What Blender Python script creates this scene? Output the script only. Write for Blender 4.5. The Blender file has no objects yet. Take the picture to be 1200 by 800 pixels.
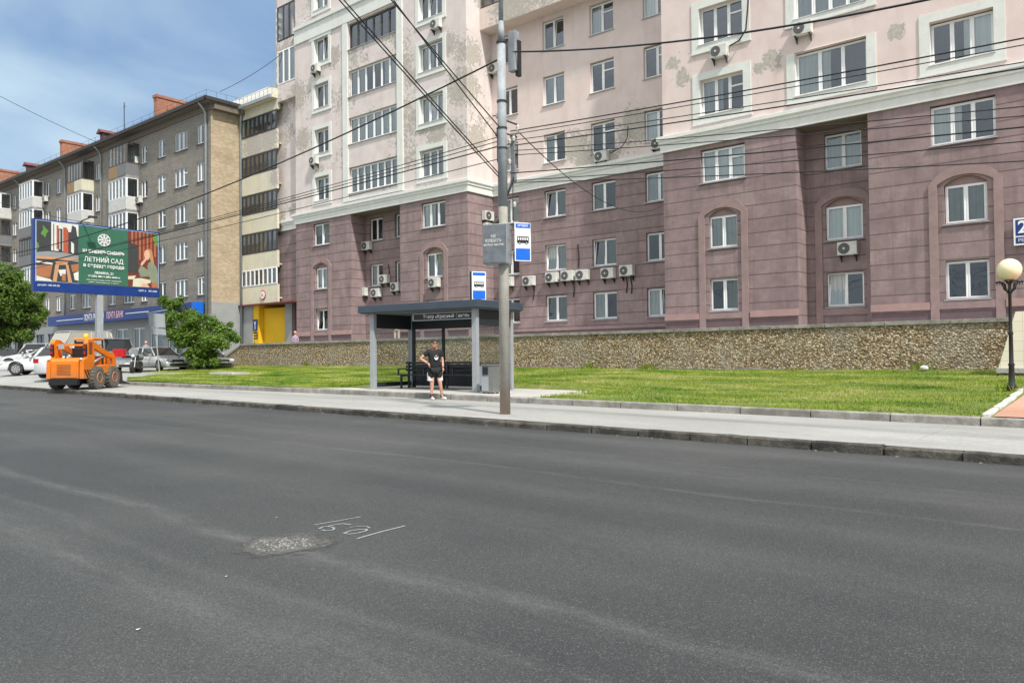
import bpy, math, random
from mathutils import Vector, Matrix, noise as mnoise
import numpy as np
random.seed(7); np.random.seed(7)
PI=math.pi; R=math.radians
scene=bpy.context.scene; COL=scene.collection
# ------------------------------------------------------------------ camera / measuring
F=912.;ZC=1.49
yaw=math.atan(1110/912.); sY,cY=math.sin(yaw),math.cos(yaw)
pitch=18/912.; roll=-0.0108
def ray(x,y):
    a=(x-600)/F; b=(400-y)/F
    cr,sr=math.cos(roll),math.sin(roll)
    r=a*cr-b*sr; u=a*sr+b*cr
    cp,sp=math.cos(pitch),math.sin(pitch)
    f=cp-u*sp; up=sp+u*cp
    return (r*sY-f*cY, r*cY+f*sY, up, f)
def atv(x,y,V): d=ray(x,y);k=V/d[1];return Vector((d[0]*k,V,ZC+d[2]*k))
def atu(x,y,U): d=ray(x,y);k=U/d[0];return Vector((U,d[1]*k,ZC+d[2]*k))
def atd(x,y,D): d=ray(x,y);k=D/d[3];return Vector((d[0]*k,d[1]*k,ZC+d[2]*k))
SL=-.0092
def side(x,y,h=.125):
    d=ray(x,y);k=(h-ZC)/(d[2]-SL*d[0]);return Vector((d[0]*k,d[1]*k,ZC+d[2]*k))
cam=bpy.data.cameras.new('camera'); camo=bpy.data.objects.new('camera',cam); COL.objects.link(camo)
cam.sensor_width=36; cam.lens=F/1200*36; cam.clip_end=3000; cam.clip_start=.1
fw_ang=math.atan2(sY,-cY)-PI/2
camo.matrix_world=Matrix.Translation((0,0,ZC))@Matrix.Rotation(fw_ang,4,'Z')@Matrix.Rotation(PI/2+pitch,4,'X')@Matrix.Rotation(roll,4,'Z')
scene.camera=camo
# ------------------------------------------------------------------ helpers
def tag(o,label=None,cat=None,group=None,kind=None):
    if label: o['label']=label
    if cat: o['category']=cat
    if group: o['group']=group
    if kind: o['kind']=kind
    return o
def empty(name,loc=(0,0,0),rz=0,label=None,cat=None,group=None):
    o=bpy.data.objects.new(name,None); COL.objects.link(o); o.location=loc; o.rotation_euler=(0,0,rz); o.empty_display_size=.2
    return tag(o,label,cat,group)
class MB:
    def __init__(s): s.v=[];s.f=[];s.m=[];s.M=None
    def _p(s,pts):
        b=len(s.v)
        for p in pts:
            p=Vector(p)
            if s.M is not None: p=s.M@p
            s.v.append(p)
        return b
    def quad(s,a,b,c,d,m=0):
        i=s._p((a,b,c,d)); s.f.append((i,i+1,i+2,i+3)); s.m.append(m); return s
    def poly(s,pts,m=0):
        i=s._p(pts); s.f.append(tuple(range(i,i+len(pts)))); s.m.append(m); return s
    def box(s,x0,x1,y0,y1,z0,z1,m=0):
        i=s._p([(x0,y0,z0),(x1,y0,z0),(x1,y1,z0),(x0,y1,z0),(x0,y0,z1),(x1,y0,z1),(x1,y1,z1),(x0,y1,z1)])
        for q in ((0,3,2,1),(4,5,6,7),(0,1,5,4),(1,2,6,5),(2,3,7,6),(3,0,4,7)): s.f.append(tuple(i+k for k in q)); s.m.append(m)
        return s
    def prism(s,pts,d,m=0):           # pts 3d polygon, d extrusion vector
        n=len(pts); d=Vector(d); i=s._p(list(pts)+[Vector(p)+d for p in pts])
        s.f.append(tuple(i+k for k in range(n))[::-1]); s.f.append(tuple(i+n+k for k in range(n))); s.m+=[m,m]
        for k in range(n):
            j=(k+1)%n; s.f.append((i+k,i+j,i+n+j,i+n+k)); s.m.append(m)
        return s
    def tube(s,pts,r,n=8,m=0,cap=True):
        pts=[Vector(p) for p in pts]; rr=r if isinstance(r,(list,tuple)) else [r]*len(pts)
        base=[]; t0=(pts[1]-pts[0]).normalized()
        ref=Vector((0,0,1)) if abs(t0.z)<.9 else Vector((1,0,0))
        for k,p in enumerate(pts):
            t=(pts[min(k+1,len(pts)-1)]-pts[max(k-1,0)]).normalized()
            a=t.cross(ref)
            if a.length<1e-4: a=t.cross(Vector((0,1,0)))
            a.normalize(); b=t.cross(a).normalized()
            base.append(s._p([p+(a*math.cos(2*PI*q/n)+b*math.sin(2*PI*q/n))*rr[k] for q in range(n)]))
        for k in range(len(pts)-1):
            for q in range(n):
                w=(q+1)%n; s.f.append((base[k]+q,base[k]+w,base[k+1]+w,base[k+1]+q)); s.m.append(m)
        if cap:
            s.f.append(tuple(base[0]+q for q in range(n))[::-1]); s.f.append(tuple(base[-1]+q for q in range(n))); s.m+=[m,m]
        return s
    def lathe(s,prof,c=(0,0,0),n=20,m=0,axis='z'):   # prof [(r,z)]
        rows=[]
        for (r,z) in prof:
            pts=[]
            for q in range(n):
                a=2*PI*q/n; x,y=r*math.cos(a),r*math.sin(a)
                if axis=='z': p=(c[0]+x,c[1]+y,c[2]+z)
                elif axis=='y': p=(c[0]+x,c[1]+z,c[2]+y)
                else: p=(c[0]+z,c[1]+x,c[2]+y)
                pts.append(p)
            rows.append(s._p(pts))
        for k in range(len(prof)-1):
            for q in range(n):
                w=(q+1)%n; s.f.append((rows[k]+q,rows[k]+w,rows[k+1]+w,rows[k+1]+q)); s.m.append(m)
        s.f.append(tuple(rows[0]+q for q in range(n))[::-1]); s.f.append(tuple(rows[-1]+q for q in range(n))); s.m+=[m,m]
        return s
    def ball(s,c,r,n=12,m=0,sz=1):
        k=n//2+1
        return s.lathe([(r*math.sin(PI*i/k) if 0<i<k else r*.02,-r*sz*math.cos(PI*i/k)) for i in range(k+1)],c,n,m)
    def mesh(s,name,mats,smooth=False):
        me=bpy.data.meshes.new(name); me.from_pydata([tuple(v) for v in s.v],[],s.f)
        if not isinstance(mats,(list,tuple)): mats=[mats]
        for m in mats: me.materials.append(m)
        if len(mats)>1: me.polygons.foreach_set('material_index',s.m)
        if smooth: me.polygons.foreach_set('use_smooth',[True]*len(me.polygons))
        me.validate(); me.update(); 
        return me
    def build(s,name,mats,parent=None,smooth=False,bevel=0,world=False,fixn=True):
        me=s.mesh(name,mats,smooth)
        if fixn and len(me.polygons):
            import bmesh
            bm=bmesh.new(); bm.from_mesh(me); bmesh.ops.recalc_face_normals(bm,faces=bm.faces); bm.to_mesh(me); bm.free()
        o=bpy.data.objects.new(name,me); COL.objects.link(o)
        if parent: 
            o.parent=parent
            if world: o.matrix_parent_inverse=root_inv(parent)
        if bevel:
            b=o.modifiers.new('bevel','BEVEL'); b.width=bevel; b.segments=2; b.limit_method='ANGLE'; b.angle_limit=R(40)
        if smooth=='auto': pass
        return o
def root_inv(p):
    M=Matrix.Translation(p.location)@Matrix.Rotation(p.rotation_euler.z,4,'Z')
    return M.inverted()
def centre(o):   # move a single-mesh thing's origin to its base centre
    me=o.data; n=len(me.vertices); a=np.empty(n*3); me.vertices.foreach_get('co',a); a=a.reshape(-1,3)
    c=np.array([(a[:,0].min()+a[:,0].max())/2,(a[:,1].min()+a[:,1].max())/2,a[:,2].min()])
    me.vertices.foreach_set('co',(a-c).ravel()); me.update(); o.location=c; return o
def dup(root,loc,rz,label=None,parent=None):
    r=root.copy(); COL.objects.link(r); r.location=loc; r.rotation_euler=(0,0,rz)
    if label: r['label']=label
    if parent is not None: r.parent=parent
    for ch in list(root.children):
        c=ch.copy(); COL.objects.link(c); c.parent=r
        for g in list(ch.children):
            d=g.copy(); COL.objects.link(d); d.parent=c
    return r
# ------------------------------------------------------------------ materials
class NT:
    def __init__(s,name):
        s.m=bpy.data.materials.new(name); s.m.use_nodes=True; s.t=s.m.node_tree; s.b=s.t.nodes['Principled BSDF']; s.out=s.t.nodes['Material Output']
        s.tc=s.n('ShaderNodeTexCoord'); s.co=s.tc.outputs['Object']
    def n(s,k,**a):
        o=s.t.nodes.new(k)
        for q,v in a.items(): setattr(o,q,v)
        return o
    def l(s,a,b): s.t.links.new(a,b)
    def inp(s,node,i,v):
        if hasattr(v,'is_output') or isinstance(v,bpy.types.NodeSocket): s.l(v,node.inputs[i])
        else: node.inputs[i].default_value=v
    def map(s,scale=(1,1,1),loc=(0,0,0),rot=(0,0,0)):
        o=s.n('ShaderNodeMapping'); s.l(s.co,o.inputs[0]); o.inputs['Scale'].default_value=scale; o.inputs['Location'].default_value=loc; o.inputs['Rotation'].default_value=rot; return o.outputs[0]
    def noise(s,scale,detail=4,rough=.55,co=None,dist=0):
        o=s.n('ShaderNodeTexNoise'); s.l(co or s.co,o.inputs['Vector']); o.inputs['Scale'].default_value=scale; o.inputs['Detail'].default_value=detail; o.inputs['Roughness'].default_value=rough; o.inputs['Distortion'].default_value=dist; return o.outputs['Fac']
    def vor(s,scale,co=None,feature='F1',out='Distance',rnd=1):
        o=s.n('ShaderNodeTexVoronoi',feature=feature); s.l(co or s.co,o.inputs['Vector']); o.inputs['Scale'].default_value=scale; o.inputs['Randomness'].default_value=rnd; return o.outputs[out]
    def ramp(s,fac,stops,interp='LINEAR'):
        o=s.n('ShaderNodeValToRGB'); s.l(fac,o.inputs[0]); o.color_ramp.interpolation=interp; e=o.color_ramp.elements
        while len(e)<len(stops): e.new(.5)
        for q,(p,c) in enumerate(stops):
            e[q].position=p; e[q].color=(c,c,c,1) if isinstance(c,(int,float)) else (*c,1)
        return o.outputs[0]
    def math(s,op,a,b=0,c=0,clamp=False):
        o=s.n('ShaderNodeMath',operation=op,use_clamp=clamp); s.inp(o,0,a); s.inp(o,1,b)
        if op in('MULTIPLY_ADD','SMOOTH_MIN','COMPARE'): s.inp(o,2,c)
        return o.outputs[0]
    def mix(s,fac,a,b,mode='MIX'):
        o=s.n('ShaderNodeMix',data_type='RGBA',blend_type=mode); s.inp(o,0,fac)
        for i,v in((6,a),(7,b)):
            if isinstance(v,(tuple,list)): o.inputs[i].default_value=(*v[:3],1)
            else: s.l(v,o.inputs[i])
        return o.outputs[2]
    def sep(s):
        o=s.n('ShaderNodeSeparateXYZ'); s.l(s.co,o.inputs[0]); return o.outputs
    def col(s,c):
        if isinstance(c,(tuple,list)): s.b.inputs['Base Color'].default_value=(*c[:3],1)
        else: s.l(c,s.b.inputs['Base Color'])
    def rough(s,v): s.inp(s.b,'Roughness',v)
    def bump(s,h,dist=.01,strength=1,prev=None):
        o=s.n('ShaderNodeBump'); s.l(h,o.inputs['Height']); o.inputs['Distance'].default_value=dist; o.inputs['Strength'].default_value=strength
        if prev is not None: s.l(prev,o.inputs['Normal'])
        s.l(o.outputs[0],s.b.inputs['Normal']); return o.outputs[0]
def plain(name,c,rough=.6,metal=0,var=.15,scale=6,bump=0,spec=.5,coat=0):
    t=NT(name); n=t.noise(scale,5)
    n2=t.noise(scale*7,3)
    f=t.math('ADD',t.math('MULTIPLY',n,.7),t.math('MULTIPLY',n2,.3))
    a=tuple(max(0,x*(1-var*1.6)) for x in c); b=tuple(min(1,x*(1+var)) for x in c)
    t.col(t.ramp(f,[(.3,a),(.7,b)])); t.rough(t.ramp(n,[(.3,max(.03,rough-.08)),(.7,min(1,rough+.08))]) )
    t.b.inputs['Metallic'].default_value=metal; t.b.inputs['Specular IOR Level'].default_value=spec
    if coat: t.b.inputs['Coat Weight'].default_value=coat
    if bump: t.bump(n2,bump)
    return t.m
M={}
def mk_asphalt():
    t=NT('asphalt')
    st=t.noise(1,4,co=t.map((.035,.7,1),rot=(0,0,R(-2)))); big=t.noise(.22,3); fine=t.noise(85,3,.75); grains=t.vor(135,out='Color'); gd=t.vor(120)
    g=t.n('ShaderNodeSeparateColor'); t.l(grains,g.inputs[0])
    base=t.ramp(st,[(.28,(.038,.041,.0425)),(.5,(.053,.0565,.057)),(.72,(.073,.0765,.076))])
    base=t.mix(t.ramp(big,[(.45,0),(.66,.45)]),base,(.115,.116,.109))
    # tyre polished pale streaks
    x,y,z=t.sep(); 
    wob=t.math('MULTIPLY_ADD',t.math('SUBTRACT',t.noise(.16,2),.5),1.1,y)
    def streak(v0,w,amt,base):
        dd=t.math('ABSOLUTE',t.math('SUBTRACT',wob,v0)); m=t.math('SUBTRACT',1,t.math('DIVIDE',dd,w),clamp=True)
        m=t.math('MULTIPLY',m,t.ramp(t.noise(6,5,.75,co=t.map((.25,1,1))),[(.35,0),(.7,amt)])); return t.mix(m,base,(.21,.21,.2))
    for v0,w,a in((3.62,.16,.6),(2.5,.3,.4),(2.95,.12,.3),(5.2,.5,.16),(7.65,.08,.42),(6.6,.4,.14),(9.4,.07,.3),(8.7,.6,.2),(11.0,.5,.2)): base=streak(v0,w,a,base)
    base=t.mix(t.ramp(t.noise(1.1,6,.75,co=t.map((.5,1,1),loc=(3,1,0))),[(.6,0),(.72,.4)]),base,(.035,.036,.037)); crk=t.vor(.22,co=t.map((.5,1,1)),feature='DISTANCE_TO_EDGE'); base=t.mix(t.ramp(crk,[(0,.0),(.0015,0)]),base,(.03,.03,.03))
    base=t.mix(t.ramp(g.outputs[0],[(.0,.5),(.25,0),(.82,0),(1,.42)]),base,t.ramp(g.outputs[0],[(.45,(.02,.021,.022)),(.55,(.26,.26,.25))]))
    base=t.mix(t.ramp(fine,[(.35,.45),(.52,0)]),base,(.03,.031,.033))
    t.col(base); t.rough(t.ramp(st,[(.3,.62),(.7,.78)])); t.b.inputs['Specular IOR Level'].default_value=.42
    n=t.bump(fine,.012); t.bump(gd,.01,.7,n)
    return t.m
M['asphalt']=mk_asphalt()
def mk_pave(name,a,b,c,wet=(.2,.2,.2)):
    t=NT(name); n1=t.noise(.5,5,.6,co=t.map((.4,1,1))); n2=t.noise(30,3,.7); n3=t.noise(2.5,5)
    k=t.ramp(n1,[(.3,a),(.5,b),(.7,c)]); k=t.mix(t.ramp(n2,[(.38,.35),(.55,0)]),k,tuple(x*.55 for x in a)); k=t.mix(t.ramp(n3,[(.58,0),(.7,.35)]),k,tuple(x*.75 for x in a))
    crack=t.vor(.35,co=t.map((1,1,1)),feature='DISTANCE_TO_EDGE'); k=t.mix(t.ramp(crack,[(.0,.5),(.006,0)]),k,wet)
    t.col(k); t.rough(.85); t.bump(n2,.006); return t.m
M['sidewalk']=mk_pave('sidewalk_asphalt',(.27,.27,.255),(.32,.32,.30),(.38,.38,.36))
M['lot']=mk_pave('lot_asphalt',(.27,.27,.26),(.33,.33,.31),(.38,.375,.36))
M['concrete']=mk_pave('concrete',(.36,.355,.33),(.45,.44,.41),(.55,.54,.50))
def mk_kerb(name,a,b,dark):
    t=NT(name); n=t.noise(5,6,.7); n2=t.noise(28,3,.7)
    k=t.ramp(n,[(.3,a),(.7,b)]); k=t.mix(t.ramp(t.noise(1.3,5,.7),[(.45,0),(.62,.75)]),k,dark); t.col(k); t.rough(.9); t.bump(n2,.02); return t.m
M['kerb']=mk_kerb('kerb_concrete',(.2,.19,.17),(.4,.385,.35),(.16,.15,.13))
M['kerb_old']=mk_kerb('old_kerb_stone',(.045,.041,.035),(.15,.138,.115),(.018,.017,.015))
M['whitekerb']=mk_kerb('painted_kerb',(.62,.62,.58),(.8,.8,.77),(.45,.42,.36))
def mk_pink(name,c1,c2,speck,centres,spk_lo=.62):
    t=NT(name); n=t.noise(1.1,6,.6); st=t.noise(1,4,co=t.map((2.2,2.2,.35)))
    k=t.ramp(n,[(.3,c1),(.7,c2)]); k=t.mix(t.ramp(st,[(.5,0),(.75,.3)]),k,tuple(x*.78 for x in c1))
    det=t.noise(4.6,10,.76,dist=.35); fld=t.noise(.35,2)
    bias=t.math('MULTIPLY',t.ramp(fld,[(.4,0),(.75,1)]),speck)
    for (cx,cy,cz,r) in centres:
        d=t.n('ShaderNodeVectorMath',operation='DISTANCE'); t.l(t.co,d.inputs[0]); d.inputs[1].default_value=(cx,cy,cz)
        g=t.math('SUBTRACT',1,t.math('DIVIDE',d.outputs['Value'],r),clamp=True); bias=t.math('MAXIMUM',bias,t.math('MULTIPLY',g,.42))
    v=t.math('ADD',det,bias); mask=t.ramp(v,[(spk_lo+.08,0),(spk_lo+.1,1)])
    pc=t.ramp(t.noise(9,4),[(.3,(.36,.325,.285)),(.7,(.5,.46,.41))]); rim=t.ramp(v,[(spk_lo+.05,0),(spk_lo+.08,.6),(spk_lo+.11,0)])
    k=t.mix(rim,k,(.78,.76,.72)); k=t.mix(mask,k,pc); t.col(k); t.rough(.92)
    b=t.bump(mask,-.008); t.bump(t.noise(22,4,.7),.006,1,b); return t.m
pkL=[(-31.2,33.5,17.5,2.2),(-30.9,34.3,14.5,1.6),(-31,34,19.5,1.6),(-47.5,33.5,20.5,2.2),(-43.2,33.5,22.3,1.4),(-46.8,33.5,17.2,1.6),(-49,34.2,24,2.5),(-33.3,33.5,15,1.5),(-35.4,33.5,19,1.1),(-32.2,33.5,20.2,1.4)]
M['pinkL']=mk_pink('pink_stucco_left',(.60,.525,.50),(.70,.63,.60),.33,pkL)
pkR=[(-24.7,35.8,13.2,1.7),(-20.9,35.8,13.6,1.8),(-22.6,35.8,12.3,1.6),(-24,35.8,12.2,1.5),(-16.9,33.5,14.6,.75),(-17.4,33.5,15.4,.6),(-12.6,33.5,14.4,.8),(-7.6,33.5,14.2,.6),(-13.2,33.5,14.1,.5)]
M['pinkR']=mk_pink('pink_stucco_right',(.64,.525,.49),(.72,.61,.575),.12,pkR)
M['pinkB']=mk_pink('pink_stucco_balcony',(.62,.53,.47),(.70,.60,.54),.2,[(-28,34.7,22,3.2),(-25.5,34.7,22.6,3),(-22,34.7,23.5,3)])
def mk_purple(name,c1,c2,base_z=3.13,per=.62):
    t=NT(name); x,y,z=t.sep(); n=t.noise(1.3,6,.65); st=t.noise(1,5,.6,co=t.map((1.6,1.6,5))); fine=t.noise(26,4,.7)
    k=t.ramp(n,[(.28,c1),(.72,c2)]); k=t.mix(t.ramp(st,[(.5,0),(.8,.35)]),k,tuple(x*1.35 for x in c2)); k=t.mix(t.ramp(t.noise(.45,6,.75),[(.42,0),(.66,.6)]),k,tuple(x*.72 for x in c1)); k=t.mix(t.ramp(t.noise(4,6,.8),[(.55,0),(.75,.5)]),k,tuple(x*1.25 for x in c2))
    # each course its own shade
    fl=t.math('FLOOR',t.math('DIVIDE',t.math('SUBTRACT',z,base_z),per)); wn=t.n('ShaderNodeTexWhiteNoise',noise_dimensions='2D'); cmb=t.n('ShaderNodeCombineXYZ'); t.l(fl,cmb.inputs[0]); t.l(t.math('FLOOR',t.math('DIVIDE',x,2.7)),cmb.inputs[1]); t.l(cmb.outputs[0],wn.inputs[0])
    k=t.mix(t.ramp(wn.outputs['Value'],[(0,0),(1,.3)]),k,tuple(q*.8 for q in c1))
    fr=t.math('FRACT',t.math('DIVIDE',t.math('SUBTRACT',z,base_z-.0),per)); gr=t.math('LESS_THAN',fr,.062)
    k=t.mix(t.math('MULTIPLY',gr,t.ramp(fine,[(.3,.85),(.7,.5)])),k,tuple(x*.33 for x in c1)); dr=t.noise(1,6,.7,co=t.map((2.6,2.6,.22),loc=(1,4,2))); k=t.mix(t.ramp(dr,[(.5,0),(.68,.5)]),k,tuple(q*.62 for q in c1)); t.col(k); t.rough(.9)
    b=t.bump(gr,-.03); t.bump(fine,.007,1,b); return t.m
M['purple']=mk_purple('purple_stucco',(.225,.160,.162),(.345,.262,.258))
M['purple_trim']=plain('purple_trim_stucco',(.29,.205,.20),.9,var=.16,scale=2,bump=.006)
M['purple_dark']=plain('dark_purple_plinth',(.14,.095,.105),.9,var=.15,scale=2,bump=.006)
M['mauve_ledge']=plain('rosy_ledge_stucco',(.36,.235,.22),.9,var=.12,scale=2,bump=.004)
def mk_white(name,c,dirt=.3):
    t=NT(name); n=t.noise(2.2,7,.7); st=t.noise(1,5,.6,co=t.map((3,3,.6)))
    k=t.ramp(n,[(.3,tuple(x*.88 for x in c)),(.65,c)]); k=t.mix(t.ramp(st,[(.52,0),(.75,dirt)]),k,tuple(x*.6 for x in c)); k=t.mix(t.ramp(t.noise(5,8,.7),[(.66,0),(.68,.7)]),k,(.45,.43,.38)); t.col(k); t.rough(.85); t.bump(t.noise(25,4),.004); return t.m
M['mint']=mk_white('white_trim_paint',(.70,.72,.68))
M['band']=mk_white('white_cornice_paint',(.72,.73,.70),.25)
def mk_brick(name,c1,c2,mort,bw=.25,bh=.075,axis='x',bias=0):
    t=NT(name); x,y,z=t.sep(); c=t.n('ShaderNodeCombineXYZ'); t.l(x if axis=='x' else y,c.inputs[0]); t.l(z,c.inputs[1])
    b=t.n('ShaderNodeTexBrick'); t.l(c.outputs[0],b.inputs['Vector']); b.inputs['Scale'].default_value=1; b.inputs['Mortar Size'].default_value=.009; b.inputs['Mortar Smooth'].default_value=.2; b.inputs['Brick Width'].default_value=bw; b.inputs['Row Height'].default_value=bh
    b.inputs['Color1'].default_value=(*c1,1); b.inputs['Color2'].default_value=(*c2,1); b.inputs['Mortar'].default_value=(*mort,1)
    k=t.mix(t.ramp(t.noise(.6,6,.7),[(.4,0),(.75,.5)]),b.outputs['Color'],tuple(q*.62 for q in c1)); k=t.mix(t.ramp(t.noise(1,5,.6,co=t.map((.3,.3,4))),[(.5,0),(.8,.35)]),k,tuple(q*1.25 for q in c2))
    t.col(k); t.rough(.92); t.bump(b.outputs['Fac'],-.008); return t.m
M['brickG']=mk_brick('grey_brown_brick',(.205,.187,.16),(.30,.278,.24),(.215,.205,.185))
M['brickT']=mk_brick('tan_brick',(.38,.29,.18),(.56,.45,.31),(.40,.35,.28),axis='y')
M['brickR']=mk_brick('red_chimney_brick',(.36,.13,.075),(.46,.20,.12),(.35,.27,.22),axis='y',bw=.3,bh=.14)
M['cream']=mk_pink('cream_balcony_paint',(.56,.53,.40),(.66,.63,.5),.03,[(-53,33.5,17.9,2.6),(-51,33.5,18.2,2.6),(-50.2,33.5,15,1.2)])
M['greyTile']=plain('grey_facade_tile',(.30,.31,.31),.6,var=.1,scale=1.5)
M['paneltex']=plain('grey_panel',(.26,.28,.29),.6,var=.1)
def mk_stone():
    t=NT('pebble_dash_stone'); w=t.noise(3,2); vc=t.n('ShaderNodeTexVoronoi'); t.l(t.map((1,.3,1)),vc.inputs['Vector']); vc.inputs['Scale'].default_value=15
    s=t.n('ShaderNodeSeparateColor'); t.l(vc.outputs['Color'],s.inputs[0])
    k=t.ramp(s.outputs[0],[(0,(.14,.095,.05)),(.3,(.27,.19,.10)),(.55,(.39,.285,.165)),(.8,(.50,.40,.26)),(.93,(.60,.52,.40)),(1,(.74,.69,.58))])
    k=t.mix(t.ramp(vc.outputs['Distance'],[(.42,0),(.7,.7)]),k,(.09,.065,.04))
    k=t.mix(t.ramp(t.noise(.5,5,.65),[(.48,0),(.62,.4)]),k,(.30,.29,.25)); k=t.mix(t.ramp(t.noise(1.3,6,.7),[(.58,0),(.68,.65)]),k,(.40,.36,.29)); t.col(k); t.rough(.8)
    inv=t.math('SUBTRACT',1,vc.outputs['Distance']); b=t.bump(inv,.05); t.bump(t.noise(30,4,.7),.01,1,b); return t.m
M['stone']=mk_stone()
def mk_grass():
    t=NT('grass_soil'); k=t.ramp(t.noise(1.1,6,.65,co=t.map((.45,1,1))),[(.3,(.10,.155,.02)),(.5,(.19,.24,.035)),(.68,(.34,.33,.10))]); k=t.mix(t.ramp(t.noise(14,5,.8),[(.4,.5),(.6,0)]),k,(.035,.06,.014)); t.col(k); t.rough(.95); t.bump(t.noise(20,4,.8),.05); return t.m
M['grass']=mk_grass()
def mk_blade():
    t=NT('grass_blade'); k=t.ramp(t.noise(.9,6,.65,co=t.map((.4,1,1))),[(.36,(.085,.19,.014)),(.46,(.19,.32,.022)),(.54,(.40,.46,.06)),(.63,(.68,.62,.26))])
    k=t.mix(t.ramp(t.noise(9,3,.8),[(.35,.5),(.65,0)]),k,(.045,.10,.014)); t.col(k); t.rough(.6); t.b.inputs['Specular IOR Level'].default_value=.25
    tr=t.n('ShaderNodeBsdfTranslucent'); t.l(k,tr.inputs[0]); mx=t.n('ShaderNodeMixShader'); mx.inputs[0].default_value=.3; t.l(t.b.outputs[0],mx.inputs[1]); t.l(tr.outputs[0],mx.inputs[2]); t.l(mx.outputs[0],t.out.inputs[0]); return t.m
M['blade']=mk_blade()
def mk_leaf(name,stops):
    t=NT(name); k=t.ramp(t.noise(1.4,4,.8),stops); k=t.mix(t.ramp(t.noise(11,2),[(.35,.45),(.6,0)]),k,tuple(q*.55 for q in stops[0][1])); t.col(k); t.rough(.5); t.b.inputs['Specular IOR Level'].default_value=.35
    tr=t.n('ShaderNodeBsdfTranslucent'); t.l(k,tr.inputs[0]); mx=t.n('ShaderNodeMixShader'); mx.inputs[0].default_value=.35; t.l(t.b.outputs[0],mx.inputs[1]); t.l(tr.outputs[0],mx.inputs[2]); t.l(mx.outputs[0],t.out.inputs[0]); return t.m
M['leafA']=mk_leaf('leaf_bush',[(.3,(.07,.15,.018)),(.5,(.14,.25,.03)),(.7,(.26,.37,.06))])
M['leafB']=mk_leaf('leaf_tree',[(.3,(.06,.12,.016)),(.5,(.115,.20,.028)),(.7,(.21,.30,.055))])
M['bark']=plain('bark',(.09,.07,.05),.9,var=.3,scale=8,bump=.02)
M['pvc']=plain('white_window_frame',(.82,.83,.83),.4,var=.04)
M['pvc_dark']=plain('dark_window_frame',(.05,.05,.055),.45)
M['wood']=plain('weathered_wood_frame',(.10,.085,.07),.8,var=.3)
M['sill']=plain('metal_sill',(.45,.47,.48),.45,metal=.3,var=.1)
def mk_pane():
    t=NT('window_pane'); nt=t.t; tr=t.n('ShaderNodeBsdfTransparent'); tr.inputs[0].default_value=(.84,.88,.87,1); gl=t.n('ShaderNodeBsdfGlossy'); gl.inputs['Roughness'].default_value=.02; gl.inputs['Color'].default_value=(.85,.92,1,1)
    lw=t.n('ShaderNodeLayerWeight'); lw.inputs[0].default_value=.32
    f=t.math('MULTIPLY_ADD',lw.outputs['Fresnel'],.95,.11,clamp=True); mx=t.n('ShaderNodeMixShader'); t.l(f,mx.inputs[0]); t.l(tr.outputs[0],mx.inputs[1]); t.l(gl.outputs[0],mx.inputs[2]); t.l(mx.outputs[0],t.out.inputs[0])
    bp=t.n('ShaderNodeBump'); t.l(t.noise(.8,2),bp.inputs['Height']); bp.inputs['Distance'].default_value=.02; t.l(bp.outputs[0],gl.inputs['Normal']); return t.m
M['pane']=mk_pane()
def mk_glass(name,tint,base):
    t=NT(name); tr=t.n('ShaderNodeBsdfTransparent'); tr.inputs[0].default_value=(*tint,1); gl=t.n('ShaderNodeBsdfGlossy'); gl.inputs['Roughness'].default_value=.03
    lw=t.n('ShaderNodeLayerWeight'); lw.inputs[0].default_value=.2; f=t.math('MULTIPLY_ADD',lw.outputs['Fresnel'],.5,base,clamp=True)
    mx=t.n('ShaderNodeMixShader'); t.l(f,mx.inputs[0]); t.l(tr.outputs[0],mx.inputs[1]); t.l(gl.outputs[0],mx.inputs[2]); t.l(mx.outputs[0],t.out.inputs[0]); return t.m
M['glass']=mk_glass('shelter_glass',(.74,.77,.77),.05)
M['frost']=plain('frosted_glass_panel',(.22,.27,.31),.35,var=.08)
def mk_curtain(name,a,b):
    t=NT(name); w=t.noise(1,3,.5,co=t.map((14,14,.3))); k=t.ramp(w,[(.35,a),(.65,b)]); oi=t.n('ShaderNodeObjectInfo'); k=t.mix(t.math('MULTIPLY',oi.outputs['Random'],.45),k,(.3,.31,.3)); t.col(k); t.rough(.9); return t.m
M['cur1']=mk_curtain('pale_curtain',(.66,.68,.66),(.85,.85,.81)); M['cur2']=mk_curtain('grey_curtain',(.38,.40,.40),(.62,.64,.63)); M['cur3']=mk_curtain('green_curtain',(.10,.14,.12),(.24,.27,.23)); M['cur4']=mk_curtain('tan_curtain',(.28,.22,.16),(.48,.40,.3))
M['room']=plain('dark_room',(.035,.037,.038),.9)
M['acw']=plain('ac_casing',(.62,.62,.58),.5,var=.12,scale=3); M['acg']=plain('ac_grille',(.09,.09,.088),.5); M['black']=plain('black_plastic',(.012,.012,.013),.5); M['steel']=plain('galvanised_steel',(.36,.38,.39),.45,metal=.5,var=.15); M['dsteel']=plain('dark_steel',(.05,.052,.055),.5,metal=.4)
M['pipe']=plain('grey_downpipe',(.33,.36,.37),.5,metal=.3)
M['slate']=plain('slate_blue_metal',(.045,.062,.085),.45,var=.1,scale=2); M['postgrey']=plain('light_grey_metal',(.32,.34,.36),.42,var=.08,scale=3); M['dkframe']=plain('dark_frame_metal',(.018,.022,.030),.45)
M['soffit']=plain('grey_soffit',(.12,.13,.14),.7)
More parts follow.
